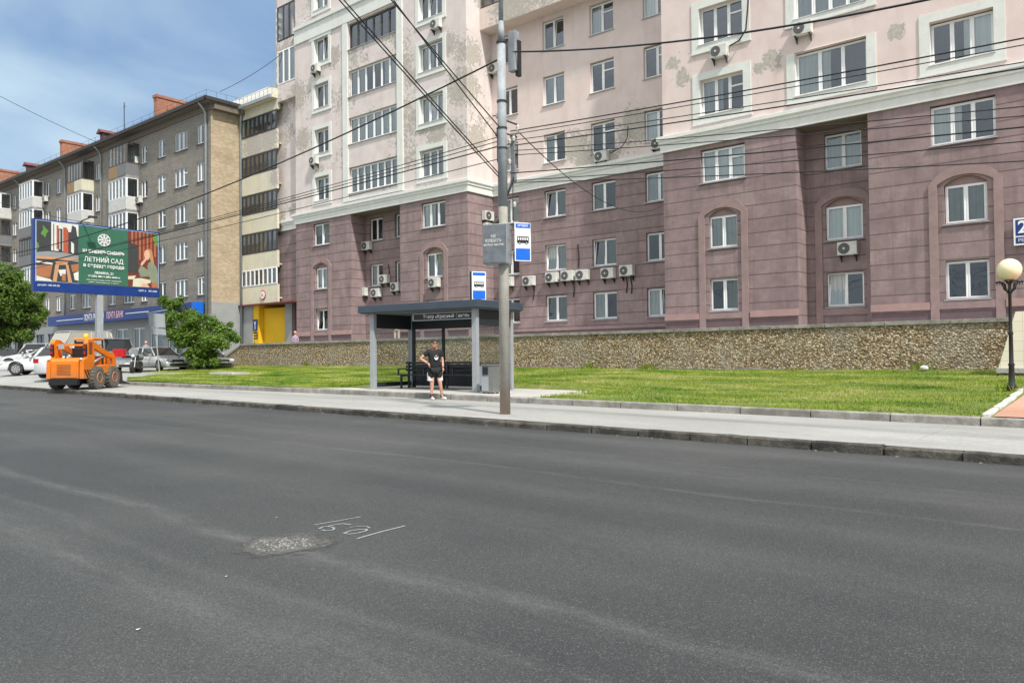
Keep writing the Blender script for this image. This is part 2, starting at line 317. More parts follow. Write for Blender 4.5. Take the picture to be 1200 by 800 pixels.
def mk_pole():
    t=NT('spun_concrete'); x,y,z=t.sep(); n=t.noise(3,6,.7); k=t.ramp(n,[(.3,(.30,.285,.25)),(.7,(.43,.415,.37))]); dn=t.noise(1,5,.7,co=t.map((6,6,1.2)))
    k=t.mix(t.ramp(dn,[(.5,0),(.7,.4)]),k,(.2,.18,.15)); low=t.math('LESS_THAN',z,3.4); wv=t.n('ShaderNodeTexWave',wave_type='BANDS'); t.l(t.map((7,7,22),rot=(0,R(35),0)),wv.inputs[0]); wv.inputs['Scale'].default_value=1; wv.inputs['Distortion'].default_value=2
    k=t.mix(t.math('MULTIPLY',low,t.ramp(wv.outputs['Fac'],[(.4,0),(.8,.28)])),k,(.22,.205,.17)); base=t.ramp(t.math('ADD',t.math('MULTIPLY',z,.5),t.math('MULTIPLY',n,.4)),[(.3,.55),(.62,0)]); k=t.mix(base,k,(.33,.2,.13)); t.col(k); t.rough(.85); t.bump(t.noise(35,3),.006); return t.m
M['pole']=mk_pole(); M['polesteel']=plain('painted_steel_pole',(.33,.36,.38),.7,metal=0,var=.2,scale=4)
M['white']=plain('white_paint',(.78,.79,.78),.45,var=.05); M['blue']=plain('sign_blue',(.005,.13,.62),.35,var=.05); M['dblue']=plain('deep_blue',(.006,.035,.19),.4,var=.1,scale=2); M['green']=plain('poster_green',(.03,.13,.075),.5,var=.05)
def mk_orange():
    t=NT('orange_machine_paint'); k=t.ramp(t.noise(2.5,6,.7),[(.3,(.60,.145,.005)),(.65,(.78,.20,.007))]); k=t.mix(t.ramp(t.noise(7,8,.75),[(.52,0),(.7,.6)]),k,(.38,.20,.09)); x,y,z=t.sep(); k=t.mix(t.math('MULTIPLY',t.ramp(z,[(.3,.75),(.75,0)]),t.ramp(t.noise(9,6,.8),[(.35,.3),(.6,1)])),k,(.25,.18,.11)); t.col(k); t.rough(t.ramp(t.noise(6,5),[(.3,.35),(.7,.65)])); t.bump(t.noise(3,3),.01); return t.m
M['orange']=mk_orange(); M['red']=plain('red_plastic',(.6,.02,.03),.45); M['amber']=plain('amber_lens',(.9,.5,.01),.25)
def mk_tyre():
    return plain('tyre_rubber',(.035,.034,.032),.85,var=.3,scale=10,bump=.004)
M['tyre']=mk_tyre(); M['muddy']=plain('dusty_tyre_rubber',(.13,.12,.10),.95,var=.3,scale=8,bump=.01); M['rimO']=plain('rusty_orange_rim',(.5,.2,.09),.7,var=.25,scale=12)
M['rim']=plain('alloy_rim',(.5,.5,.5),.35,metal=.7)
M['carwhite']=plain('white_car_paint',(.60,.62,.63),.25,var=.03,coat=.6); M['carsilver']=plain('silver_car_paint',(.46,.47,.48),.3,metal=.25,var=.04,coat=.6); M['cargrey']=plain('grey_car_paint',(.22,.225,.23),.32,metal=.4,var=.05,coat=.5); M['carbeige']=plain('beige_car_paint',(.36,.35,.31),.4,var=.06,coat=.3); M['cardark']=plain('dark_car_paint',(.06,.065,.07),.3,metal=.3,coat=.5)
def mk_carglass():
    t=NT('car_glass'); t.col((.018,.022,.024)); t.b.inputs['Roughness'].default_value=.05; t.b.inputs['Specular IOR Level'].default_value=.8; return t.m
M['carglass']=mk_carglass(); M['lens']=plain('headlight_lens',(.6,.62,.64),.12,var=.05); M['tail']=plain('tail_light_lens',(.35,.01,.01),.2)
M['skin']=plain('skin',(.58,.31,.22),.55,var=.1); M['hair']=plain('dark_hair',(.03,.022,.016),.7); M['clothK']=plain('black_cloth',(.012,.012,.014),.85,var=.2,bump=.003); M['clothW']=plain('white_cloth',(.72,.72,.72),.85); M['clothB']=plain('beige_cloth',(.52,.48,.40),.9); M['clothG']=plain('grey_cloth',(.22,.23,.27),.9); M['clothP']=plain('mauve_cloth',(.33,.25,.33),.9)
M['yellow']=plain('yellow_wall_paint',(.78,.47,.01),.7,var=.08,scale=1.2); M['maroon']=plain('maroon_gate_paint',(.20,.035,.04),.6,var=.15)
M['shoproof']=plain('white_sheet_roof',(.50,.49,.44),.6,var=.1,scale=1.5); M['darkroof']=plain('dark_roof_edge',(.035,.033,.032),.7); M['soffitbr']=plain('brown_soffit',(.17,.14,.11),.85); M['redroof']=plain('red_dormer_sheet',(.16,.045,.04),.6)
M['globe']=plain('cream_globe',(.80,.73,.48),.3,var=.03); M['iron']=plain('black_cast_iron',(.012,.013,.014),.45)
M['salmon']=mk_pave('salmon_brick_paving',(.42,.22,.15),(.5,.28,.2),(.56,.34,.26)); M['tilecream']=None
def mk_tile():
    t=NT('cream_tile_cladding'); x,y,z=t.sep(); c=t.n('ShaderNodeCombineXYZ'); t.l(x,c.inputs[0]); t.l(z,c.inputs[1]); b=t.n('ShaderNodeTexBrick'); t.l(c.outputs[0],b.inputs[0]); b.inputs['Scale'].default_value=1; b.offset=0; b.inputs['Brick Width'].default_value=.6; b.inputs['Row Height'].default_value=.3; b.inputs['Mortar Size'].default_value=.008
    b.inputs['Color1'].default_value=(.74,.70,.56,1); b.inputs['Color2'].default_value=(.78,.74,.62,1); b.inputs['Mortar'].default_value=(.55,.52,.42,1); t.col(b.outputs['Color']); t.rough(.5); return t.m
M['tilecream']=mk_tile()
M['text_grey']=plain('stencil_paint',(.55,.56,.54),.7); M['chalk']=plain('chalk',(.30,.31,.30),.95,var=.5,scale=60); M['gravel']=plain('pale_gravel',(.27,.265,.245),.95,var=.3,scale=30)
M['wire']=plain('black_cable',(.012,.012,.013),.6); M['insul']=plain('porcelain',(.55,.5,.45),.25)
def flat(name,c,rough=.6):
    k='flat_'+name
    if k not in M: M[k]=plain(k,c,rough,var=.08,scale=3)
    return M[k]
# ------------------------------------------------------------------ text
def text(body,size,mat,name='lettering',align='CENTER',squash=1,bold=0):
    cu=bpy.data.curves.new(name,'FONT'); cu.body=body; cu.size=size; cu.align_x=align; cu.align_y='CENTER'; cu.extrude=.002; cu.offset=bold
    o=bpy.data.objects.new(name,cu); COL.objects.link(o); bpy.context.view_layer.update()
    dg=bpy.context.evaluated_depsgraph_get(); me=bpy.data.meshes.new_from_object(o.evaluated_get(dg)); bpy.data.objects.remove(o)
    n=len(me.vertices); a=np.empty(n*3); me.vertices.foreach_get('co',a); a=a.reshape(-1,3); a[:,0]*=squash; me.vertices.foreach_set('co',a.ravel()); me.materials.clear(); me.materials.append(mat)
    r=bpy.data.objects.new(name,me); COL.objects.link(r); return r
def put(o,parent,x,z,y,rx=PI/2,rz=0,ry=0):  # local placement, facing -y
    o.parent=parent; o.location=(x,y,z); o.rotation_euler=(rx,ry,rz); return o
# ------------------------------------------------------------------ facade tools
class Fac:
    """a vertical wall plane: origin P (u,v), direction d, outward normal = d rotated -90deg"""
    def __init__(s,P,d):
        s.P=Vector((P[0],P[1],0)); s.d=Vector((d[0],d[1],0)).normalized(); s.n=Vector((s.d.y,-s.d.x,0)); s.rz=math.atan2(s.d.y,s.d.x)
    def pt(s,a,z,out=0): return s.P+s.d*a+s.n*out+Vector((0,0,z))
    def wall(s,mb,a0,a1,z0,z1,holes=(),depth=.25,m=0,out=0):
        hs=[h for h in holes if h[0]<a1 and h[1]>a0 and h[2]<z1 and h[3]>z0]
        A=sorted({a0,a1}|{min(max(h[i],a0),a1) for h in hs for i in(0,1)}); Z=sorted({z0,z1}|{min(max(h[i],z0),z1) for h in hs for i in(2,3)})
        for i in range(len(A)-1):
            for j in range(len(Z)-1):
                ca,cz=(A[i]+A[i+1])/2,(Z[j]+Z[j+1])/2
                if any(h[0]<ca<h[1] and h[2]<cz<h[3] for h in hs): continue
                mb.quad(s.pt(A[i],Z[j],out),s.pt(A[i+1],Z[j],out),s.pt(A[i+1],Z[j+1],out),s.pt(A[i],Z[j+1],out),m)
        for h in hs:
            a,b,c,d=h[:4]
            for (p,q) in(((a,c),(b,c)),((b,c),(b,d)),((b,d),(a,d)),((a,d),(a,c))):
                mb.quad(s.pt(*p,out),s.pt(*q,out),s.pt(*q,out-depth),s.pt(*p,out-depth),m)
    def box(s,mb,a0,a1,z0,z1,o0,o1,m=0):
        mb.prism([s.pt(a0,z0,o0),s.pt(a1,z0,o0),s.pt(a1,z1,o0),s.pt(a0,z1,o0)],s.n*(o1-o0),m)
cache={}
def win_meshes(w,h,n,style):
    """frame+pane+sill meshes: local x along, -y outward, z up, origin bottom centre at frame plane"""
    key=(round(w,1),round(h,1),n,style)
    if key in cache: return cache[key]
    fr=MB(); gl=MB(); fm='pvc' if style!='dark' and style!='wood' else ('pvc_dark' if style=='dark' else 'wood')
    t=.05 if style!='wood' else .04; hw=w/2
    fr.box(-hw,-hw+t,-.035,.035,0,h); fr.box(hw-t,hw,-.035,.035,0,h); fr.box(-hw+t,hw-t,-.035,.035,0,t); fr.box(-hw+t,hw-t,-.035,.035,h-t,h)
    iw=(w-2*t)
    for k in range(1,n):
        x=-hw+t+iw*k/n; fr.box(x-.03,x+.03,-.032,.032,t,h-t)
    for k in range(n):      # sash frames
        x0=-hw+t+iw*k/n+(.03 if k else 0); x1=-hw+t+iw*(k+1)/n-(.03 if k<n-1 else 0); 
        open_=(style=='tilt' and k==(n-1 if n<3 else 1)) or (style=='tiltl' and k==0)
        def T(p): 
            if open_: p=(p[0],p[1]-.0+(.0-.16)*-(p[2]-t)/(h-2*t)*1.0,p[2])
            return p
        s_=.042; bars=[(x0,x0+s_,t,h-t),(x1-s_,x1,t,h-t),(x0+s_,x1-s_,t,t+s_),(x0+s_,x1-s_,h-t-s_,h-t)]
        if style in('vent',) and k==n-1: zz=h*.68; bars.append((x0+s_,x1-s_,zz-.035,zz+.035))
        for (a,b,c,d) in bars:
            pts=[T((a,-.045,c)),T((b,-.045,c)),T((b,-.045,d)),T((a,-.045,d))]; fr.prism(pts,(0,.06,0))
        a,b,c,d=x0+s_*.6,x1-s_*.6,t+s_*.6,h-t-s_*.6
        gl.quad(T((a,-.01,c)),T((b,-.01,c)),T((b,-.01,d)),T((a,-.01,d)))
    cache[key]=(fr.mesh('window_frame',M[fm]),gl.mesh('pane',M['pane'])); return cache[key]
ccache={}
def curtain_mesh(x0,x1,z0,z1,mat):
    key=(round(x0,2),round(x1,2),round(z0,2),round(z1,2),mat)
    if key in ccache: return ccache[key]
    b=MB(); n=max(4,int((x1-x0)/.05)); pr=None; xs=[x0+(x1-x0)*i/n for i in range(n+1)]
    i0=b._p([(x,.07+.009*math.sin(x*31)+.006*math.sin(x*73+1),z0) for x in xs]); i1=b._p([(x,.07+.008*math.sin(x*31),z1) for x in xs])
    for i in range(n): b.f.append((i0+i,i0+i+1,i1+i+1,i1+i)); b.m.append(0)
    ccache[key]=b.mesh('curtain',M[mat],True); return ccache[key]
rmcache={}
def window(root,fac,a0,a1,z0,z1,n=2,style='plain',rec=.16,curt=None,surround=None,sill=True,smat='sill',room=True):
    w=a1-a0;h=z1-z0; fm,gm=win_meshes(w,h,n,style); k=(round(w,1),round(h,1))
    o=bpy.data.objects.new('window',fm); COL.objects.link(o); o.parent=root; o.matrix_parent_inverse=root_inv(root)
    p=fac.pt((a0+a1)/2,z0,-rec); o.location=p; o.rotation_euler=(0,0,fac.rz); o.scale=(w/k[0],1,h/k[1])
    def ch(name,me):
        c=bpy.data.objects.new(name,me); COL.objects.link(c); c.parent=o; return c
    ch('pane',gm); W,H=k
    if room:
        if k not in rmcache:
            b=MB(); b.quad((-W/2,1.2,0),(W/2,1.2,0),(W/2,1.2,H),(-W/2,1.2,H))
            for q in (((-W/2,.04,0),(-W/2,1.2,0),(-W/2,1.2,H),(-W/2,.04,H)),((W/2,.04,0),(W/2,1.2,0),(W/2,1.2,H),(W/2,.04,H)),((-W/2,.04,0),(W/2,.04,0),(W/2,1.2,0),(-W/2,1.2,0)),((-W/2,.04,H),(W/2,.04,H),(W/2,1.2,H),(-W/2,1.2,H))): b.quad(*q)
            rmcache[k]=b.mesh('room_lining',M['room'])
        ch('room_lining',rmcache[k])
    if curt is None: curt=random.choice(['full1','left1','right2','both1','left2','both1','none','none','right1','half3','both2','left4','none'])
    if curt!='none':
        cm={'1':'cur1','2':'cur2','3':'cur3','4':'cur4'}[curt[-1]]; kd=curt[:-1]
        for (x0,x1,zz) in {'full':[(-W/2+.05,W/2-.05,0)],'left':[(-W/2+.05,-W*.02,0)],'right':[(W*.02,W/2-.05,0)],'both':[(-W/2+.05,-W*.2,0),(W*.2,W/2-.05,0)],'half':[(-W/2+.05,W/2-.05,H*.45)]}[kd]:
            ch('curtain',curtain_mesh(x0,x1,zz+.05,H-.04,cm))
    if sill:
        sk=('s',W,smat)
        if sk not in cache:
            b=MB(); b.prism([(-W/2-.06,-.02,0),(-W/2-.06,-rec-.08,-.035),(-W/2-.06,-rec-.08,-.06),(-W/2-.06,-.02,-.03)],(W+.12,0,0)); cache[sk]=b.mesh('window_sill',M[smat])
        ch('window_sill',cache[sk])
    if surround:
        sk=('u',W,H,surround)
        if sk not in cache:
            b=MB(); l,r_,bt,tp=surround; y0=-rec-.045; y1=-rec+.01
            b.box(-W/2-l,-W/2,y0,y1,-bt,H+tp); b.box(W/2,W/2+r_,y0,y1,-bt,H+tp); b.box(-W/2,W/2,y0,y1,H,H+tp); b.box(-W/2,W/2,y0,y1,-bt,-.065); b.box(-W/2-l-.04,W/2+r_+.04,y0-.03,y1-.002,-bt-.07,-bt+.0)
            # painted reveals
            for q in(((-W/2+.004,-rec,0),(-W/2+.004,0,0),(-W/2+.004,0,H),(-W/2+.004,-rec,H)),((W/2-.004,-rec,0),(W/2-.004,0,0),(W/2-.004,0,H),(W/2-.004,-rec,H))): b.quad(*q)
            cache[sk]=b.mesh('window_surround',M['mint'])
        ch('window_surround',cache[sk])
    return o
def arch(root,fac,a0,a1,zs,rise,zh,mat='purple',trim=True,ztop=None,zbot=None):
    """segmental arch fill between spring zs and wall hole top zh"""
    w=a1-a0; N=12; mb=MB()
    def az(a): t=(a-a0)/w*2-1; return zs+rise*(1-t*t)
    for i in range(N):
        x0=a0+w*i/N; x1=a0+w*(i+1)/N
        mb.prism([fac.pt(x0,az(x0),0),fac.pt(x1,az(x1),0),fac.pt(x1,zh,0),fac.pt(x0,zh,0)],fac.n*-.2)
    pts=[fac.pt(a0,zs-.02,-.14)]+[fac.pt(a0+w*i/N,az(a0+w*i/N)+.02,-.14) for i in range(N+1)]+[fac.pt(a1,zs-.02,-.14)]
    mb.poly(pts); mb.build('arch_infill',M['purple_trim'],root,world=True)
# ================================================================== GROUND
def r_(u): return SL*u
def sm(t): t=max(0,min(1,t)); return t*t*(3-2*t)
def rise(u,v): return .28*sm((-34-u)/8)*sm((v-12.5)/3)
def lotz(u,v): return r_(u)+.125+rise(u,v)
def gl_(v):  # left grass boundary u at v
    if v<21.1: return -34.7+(v-15.6)/(21.1-15.6)*(-46.6+34.7)
    return -46.6+(v-21.1)/(30-21.1)*(-51.5+46.6)
def grz(u,v):
    zk=r_(u)+.27; zw=.83-.0053*u; t=max(0,(v-16.4)/13.6)
    if -25.5<u<-12.6 and v<20.1: return zk-.06
    return zk+(zw-zk)*t+.05*math.sin(u*.35+1)*t*(1-t)*2+.03*math.sin(v*.9+u*.2)*t
def grid(name,us,vs,zf,mat,kind='structure',label=None):
    vv=[(u,v,zf(u,v)) for v in vs for u in us]; n=len(us); ff=[(j*n+i,j*n+i+1,(j+1)*n+i+1,(j+1)*n+i) for j in range(len(vs)-1) for i in range(n-1)]
    me=bpy.data.meshes.new(name); me.from_pydata(vv,[],ff); me.materials.append(mat); me.update(); o=bpy.data.objects.new(name,me); COL.objects.link(o)
    o['kind']=kind; return o
def lin(a,b,n): return [a+(b-a)*i/n for i in range(n+1)]
grid('ground',[-400,-120,-60,-30,0,30,200,400],[-200,-60,-26,0,12,40,120,500],lambda u,v:r_(max(-130,min(60,u)))-.08,M['lot'])
grid('road',lin(-200,60,60),[-28,-10,0,6,11.98],lambda u,v:r_(u),M['asphalt'])
grid('sidewalk',lin(-36,40,40),[12.16,14,16.32],lambda u,v:r_(u)+.125,M['sidewalk'])
grid('parking_lot',lin(-150,-35.9,60),lin(12.16,31.2,24),lotz,M['lot'])
# small wedge joins the lot and the lawn edge
def grasszone():
    vs=lin(16.42,30.0,26); vv=[];ff=[]; nu=60
    for v in vs:
        ul=gl_(v)
        for i in range(nu+1):
            u=ul+(12-ul)*i/nu; vv.append((u,v,grz(u,v)))
    n=nu+1; ff=[(j*n+i,j*n+i+1,(j+1)*n+i+1,(j+1)*n+i) for j in range(len(vs)-1) for i in range(nu)]
    me=bpy.data.meshes.new('lawn'); me.from_pydata(vv,[],ff); me.materials.append(M['grass']); me.update(); o=bpy.data.objects.new('lawn',me); COL.objects.link(o); o['kind']='structure'; return o
grasszone()
grid('terrace_ground',[-49.2,-30,-10,12],[30.3,33,42],lambda u,v:2.08,M['concrete'])
grid('lot_apron',lin(-56,-34.7,20),lin(15.6,31.2,12),lambda u,v:min(lotz(u,v),2)-.03,M['lot'])
# road kerb stones (old, chipped) and lawn kerb: a row of stones each, jittered
def kerb(name,pts,w,h0,h1,mat,step,jit,gapd=.012):
    mb=MB(); rnd=random.Random(3)
    for (P,Q) in zip(pts[:-1],pts[1:]):
        P=Vector(P);Q=Vector(Q); L=(Q-P).length; n=max(1,round(L/step)); d=(Q-P)/n; dn=d.normalized(); nn=Vector((-dn.y,dn.x,0))
        for i in range(n):
            a=P+d*i+dn*gapd; b=P+d*(i+1)-dn*gapd; j=rnd.uniform(-jit,jit); hz=rnd.uniform(-jit,jit)*.7; ns=6; 
            prof=[]
            for k in range(ns+1):
                c=a+(b-a)*k/ns; o=rnd.uniform(-jit,jit)*.6+j; zt=hz+rnd.uniform(-jit,jit)*.35; z=r_(c.x)
                c0=c+nn*o; prof.append([(c0.x,c0.y,z+h0),(c0.x,c0.y,z+h1-.025+zt),(c0.x+nn.x*.02,c0.y+nn.y*.02,z+h1+zt),(c.x+nn.x*w,c.y+nn.y*w,z+h1+zt*.5),(c.x+nn.x*w,c.y+nn.y*w,z+h0)])
            for k in range(ns):
                for q in range(4): mb.quad(prof[k][q],prof[k+1][q],prof[k+1][q+1],prof[k][q+1])
            mb.poly(prof[0]); mb.poly(prof[-1][::-1])
    return mb.build(name,mat)
tag(kerb('kerb',[(-150,11.98,0),(-36,11.98,0),(40,11.98,0)],.17,-.05,.128,M['kerb_old'],1.0,.034),kind='structure')
tag(kerb('kerb',[(-34.9,15.45,0),(-28,15.75,0),(-20,16.28,0),(-10,16.3,0),(40,16.3,0)],.15,.08,.285,M['kerb'],1.5,.006),kind='structure')
grid('platform_paving',lin(-25.5,-12.6,12),lin(16.44,20.3,4),lambda u,v:r_(u)+.283 + (0 if (u>-22 or v<17.2) else -.12),M['concrete'])
# brick path at the right edge with whitewashed kerb stones
grid('brick_path',lin(-2.25,14,10),lin(16.44,30,10),lambda u,v:grz(u,v)+.03,M['salmon'])
for i in range(5):
    b=MB(); v0=16.5+i*1.35; u0=-2.36-.015*i; z=grz(u0,v0)-.02; q=random.uniform(-.02,.02); q2=random.uniform(-.02,.02)
    b.prism([(u0-.075+q,v0,z-.15),(u0+.075+q,v0,z-.15),(u0+.06+q,v0,z+.09),(u0-.06+q,v0,z+.09)],(q2,1.27,.03))
    tag(centre(b.build('kerb_stone',M['whitekerb'],bevel=.02)),'long low whitewashed kerb stone edging the salmon paving beside the lawn','kerb stone','whitewashed kerb stones beside the brick path')
# grass blades
def blades():
    N=190000; u=np.random.uniform(-51,11,N*2); v=16.4+13.6*np.random.rand(N*2)**1.0
    ok=[]; 
    gl=np.where(v<21.1,-34.7+(v-15.6)/5.5*-11.9,-46.6+(v-21.1)/8.9*-4.9); keep=(u>gl+.05)&~((u>-25)&(u<-12.8)&(v<20.2))&(u<-2.5+0*u)
    keep2=(u>-25)&(u<-22)&(v<20.2)&(v>17.2); keep=keep|(keep2&(u>gl)); u=u[keep][:N];v=v[keep][:N];n=len(u)
    t=np.clip((v-16.4)/13.6,0,None); zk=SL*u+.27; zw=.83-.0053*u; z=zk+(zw-zk)*t+.05*np.sin(u*.35+1)*t*(1-t)*2+.03*np.sin(v*.9+u*.2)*t
    h=np.random.uniform(.02,.06,n)*(1+.5*np.sin(u*1.7+v)*np.sin(v*2.3)); a=np.random.uniform(0,2*np.pi,n); w=np.random.uniform(.008,.016,n); lx=np.random.normal(0,.025,n); ly=np.random.normal(0,.025,n)
    co=np.zeros((n,3,3)); co[:,0]=np.stack([u-w*np.cos(a),v-w*np.sin(a),z-.01],1); co[:,1]=np.stack([u+w*np.cos(a),v+w*np.sin(a),z-.01],1); co[:,2]=np.stack([u+lx,v+ly,z+h],1)
    me=bpy.data.meshes.new('grass'); me.vertices.add(3*n); me.vertices.foreach_set('co',co.ravel()); me.loops.add(3*n); me.loops.foreach_set('vertex_index',np.arange(3*n)); me.polygons.add(n); me.polygons.foreach_set('loop_start',np.arange(0,3*n,3)); me.polygons.foreach_set('loop_total',np.full(n,3)); me.materials.append(M['blade']); me.update(); me.validate()
    o=bpy.data.objects.new('grass',me); COL.objects.link(o); tag(o,'short patchy green grass on the lawn before the stone wall','grass',kind='stuff')
blades()
# ================================================================== RETAINING WALL
rw=empty('retaining_wall',(-25,30,1),0,'long brown pebble dash retaining wall with grey coping behind the lawn','wall')
b=MB(); b.prism([(-51.5,30,.6),(-3.3,30,.6),(-3.3,30,2.46),(-49.1,30,2.46),(-51.5,30,1.5)],(0,.3,0)); b.build('wall_face',M['stone'],rw,world=True)
b=MB(); xs=lin(-49.1,-3.2,22)
for i in range(22):
    q=random.uniform(-.012,.012); b.box(xs[i]+.01,xs[i+1]-.01,29.94+q,30.36+q,2.462,2.60+q*.6)
b.prism([(-49.1,29.94,2.462),(-49.1,29.94,2.60),(-51.6,29.94,1.6),(-51.6,29.94,1.47)],(0,.42,0)); b.build('coping',M['kerb'],rw,world=True,bevel=.01)
b=MB(); b.box(-47,-4,29.86,30.0,.5,1.0+.06)
def foot():
    mb=MB(); 
    for i in range(44):
        u=-47+i*1.0
        if random.random()<.25: continue
        z=grz(u+.5,30); mb.box(u+.02,u+.98,29.84+random.uniform(0,.05),29.997,z-.2,z+.05+random.uniform(-.03,.03))
    mb.build('footing',M['kerb'],rw,world=True)
foot()
# stair cheek at the right
sc=empty('stair_cheek',(-2,28.2,.8),0,'cream tiled sloping stair side wall rising beside the lamp post','stair wall')
p0=atv(1170,431,28); p1=atv(1190,365,28); p2=Vector((6,28,5.5)); 
b=MB(); b.prism([(p0.x,28,p0.z),(6,28,p0.z),(6,28,p1.z+.2),(p1.x,28,p1.z)],(0,1.2,0)); b.build('tile_cladding',M['tilecream'],sc,world=True)
b=MB(); b.box(p0.x-.05,6,27.93,28.1,p0.z-.16,p0.z-.004); b.build('slab_edge',M['concrete'],sc,world=True,bevel=.01)
b=MB(); b.box(p0.x+.02,6,28.02,29.1,.3,p0.z-.162); b.build('plinth',M['stone'],sc,world=True)
# ================================================================== PINK BUILDING
VF=33.5; VM=35.75; VRC=34.73
PB=empty('apartment_building',(-25,34,2.08),0,'pink and purple stucco apartment block with peeling paint and white cornice','building')
TOP=31.0; HC=11.2   # cornice underside
fL=Fac((0,VF),(1,0)); fM=Fac((0,VM),(1,0)); fB=Fac((0,VRC),(1,0)); fS=Fac((0,34.0),(1,0))
K=[(12.6,14.25),(15.93,17.6),(19.13,20.8),(22.35,24.0),(26.1,27.8),(29.2,30.8)]
P1,P2,P3=(3.5,4.97),(6.38,7.86),(9.45,11.0)
wins=[]  # (fac,a0,a1,z0,z1,n,style,surround,arched,curt)
def W(f,a0,a1,z,n=2,style='plain',sur=None,ar=False,curt=None,sill=True): wins.append((f,a0,a1,z[0],z[1],n,style,sur,ar,curt,sill))
S1=(.28,.28,.3,.28)
for i,z in enumerate(K): W(fL,-45.35,-43.75,z,2,['vent','plain','plain','tilt','plain','plain'][i],S1)
W(fL,-45.6,-43.75,P3,2,'tilt'); W(fL,-45.4,-44.05,P2,2,'plain',ar=True,curt='full1'); W(fL,-45.37,-44.03,P1,2,'tiltl',curt='none')
for i,z in enumerate(K[:5]): W(fL,-41.6,-36.75,(z[0]+.0,z[1]+.1),7 if i in(0,) else 6,'dark' if i==3 else 'plain',None,curt=['full2','full1','both2','none','full1'][i])
for i,z in enumerate(K): W(fL,-34.75,-32.68,z,3,['plain','tilt','plain','tilt','vent','plain'][i],S1,curt=['full2','full1','left2','none','right1','none'][i])
W(fL,-34.65,-32.6,P3,3,'plain',curt='left1'); W(fL,-34.3,-32.9,P2,2,'tilt',ar=True,curt='full3'); W(fL,-34.3,-32.9,P1,2,'plain')
W(fB,-41.0,-39.65,P3,2,'plain',curt='none'); W(fB,-38.45,-37.1,P3,2,'plain',curt='none'); W(fB,-41.0,-39.65,P2,2,'plain',curt='left1'); W(fB,-38.45,-37.1,P2,2,'plain'); W(fB,-41.0,-39.65,P1); 
mst={0:'plain',1:'plain',2:'vent',3:'vent'}
for c,(a0,a1) in enumerate([(-30.1,-28.75),(-26.85,-25.35),(-23.6,-22.07),(-20.25,-18.75)]):
    for i,z in enumerate(K[:3]): W(fM,a0,a1,z,2,['plain','plain','vent','vent'][c] if not(c==1 and i==2) else 'tilt',curt=['left2','full2','none'][i] if c==1 else None)
    W(fM,a0,a1,P3,2,'tiltl' if c==1 else 'plain',curt=['full1','right3','left3','full2'][c]); W(fM,a0,a1,P2,2,'tiltl' if c in(1,2) else 'plain',curt=['left1','full2','right3','none'][c]); W(fM,a0,a1,P1,2,'tilt' if c==3 else 'plain',curt=['none','full3','left2','left1'][c])
SR=(.36,.36,.38,.34)
W(fL,-16.05,-13.9,P3,3,'vent',curt='full1'); W(fL,-16.02,-13.92,K[0],3,'vent',SR,curt='left2'); W(fL,-16.02,-13.92,K[1],3,'vent',SR,curt='none'); W(fL,-15.68,-14.33,P2,2,ar=True,curt='full2'); W(fL,-15.68,-14.33,P1,2,curt='right3')
for i,z in enumerate(K[:3]): W(fL,-11.6,-8.7,(z[0]-.05,z[1]+.15),4 if i else 3,'plain',(.36,.36,.3,.0),curt=['left1','full2','none'][i])
W(fL,-6.4,-4.27,K[0],3,'plain',SR,curt='right1'); W(fL,-6.4,-4.27,K[1],3,'plain',SR); W(fL,-6.45,-4.27,P3,3,'plain',curt='left1'); W(fL,-6.03,-4.6,P2,2,ar=True,curt='full3'); W(fL,-6.03,-4.58,P1,2,curt='none')
W(fL,1.2,3.3,P3,3); W(fL,1.5,3,P1,2)
W(fB,-10.83,-9.3,P3,2,'vent',curt='full2'); W(fB,-10.83,-9.3,P2,2,ar=True,curt='full1'); W(fB,-10.83,-9.3,P1,2,'tiltl',curt='left2')
def holes(f):
    out=[]
    for w in wins:
        if w[0] is f: out.append((w[1],w[2],w[3],w[4]+(.34 if w[8] else 0)))
    return out
HL,HM,HB=holes(fL),holes(fM),holes(fB)
# purple storeys
b=MB(); ZB=1.9
for a0,a1 in((-47.62,-41.45),(-36.6,-30.77),(-17.98,-11.63),(-8.72,14)): fL.wall(b,a0,a1,ZB,HC,HL)
fM.wall(b,-30.77,-17.98,ZB,HC,HM)
for a0,a1 in((-41.45,-36.6),(-11.63,-8.72)): fB.wall(b,a0,a1,ZB,HC,HB)
Fac((-30.77,VF),(0,1)).wall(b,0,VM-VF,ZB,HC); Fac((-17.98,VM),(0,-1)).wall(b,0,VM-VF,ZB,HC)
for u in(-41.45,-11.63): Fac((u,VF),(0,1)).wall(b,0,VRC-VF,ZB,HC)
for u in(-36.6,-8.72): Fac((u,VRC),(0,-1)).wall(b,0,VRC-VF,ZB,HC)
fS.wall(b,-50.8,-47.62,5.75,HC-.15); Fac((-47.62,34.0),(0,-1)).wall(b,0,.5,ZB,HC)
b.build('lower_wall',M['purple'],PB,world=True,fixn=False)
for a0,a1 in((-41.45,-36.6),(-11.63,-8.72)): b=MB(); b.quad((a0,VF,HC-.002),(a1,VF,HC-.002),(a1,VRC,HC-.002),(a0,VRC,HC-.002)); b.build('recess_ceiling',M['soffitbr'],PB,world=True)
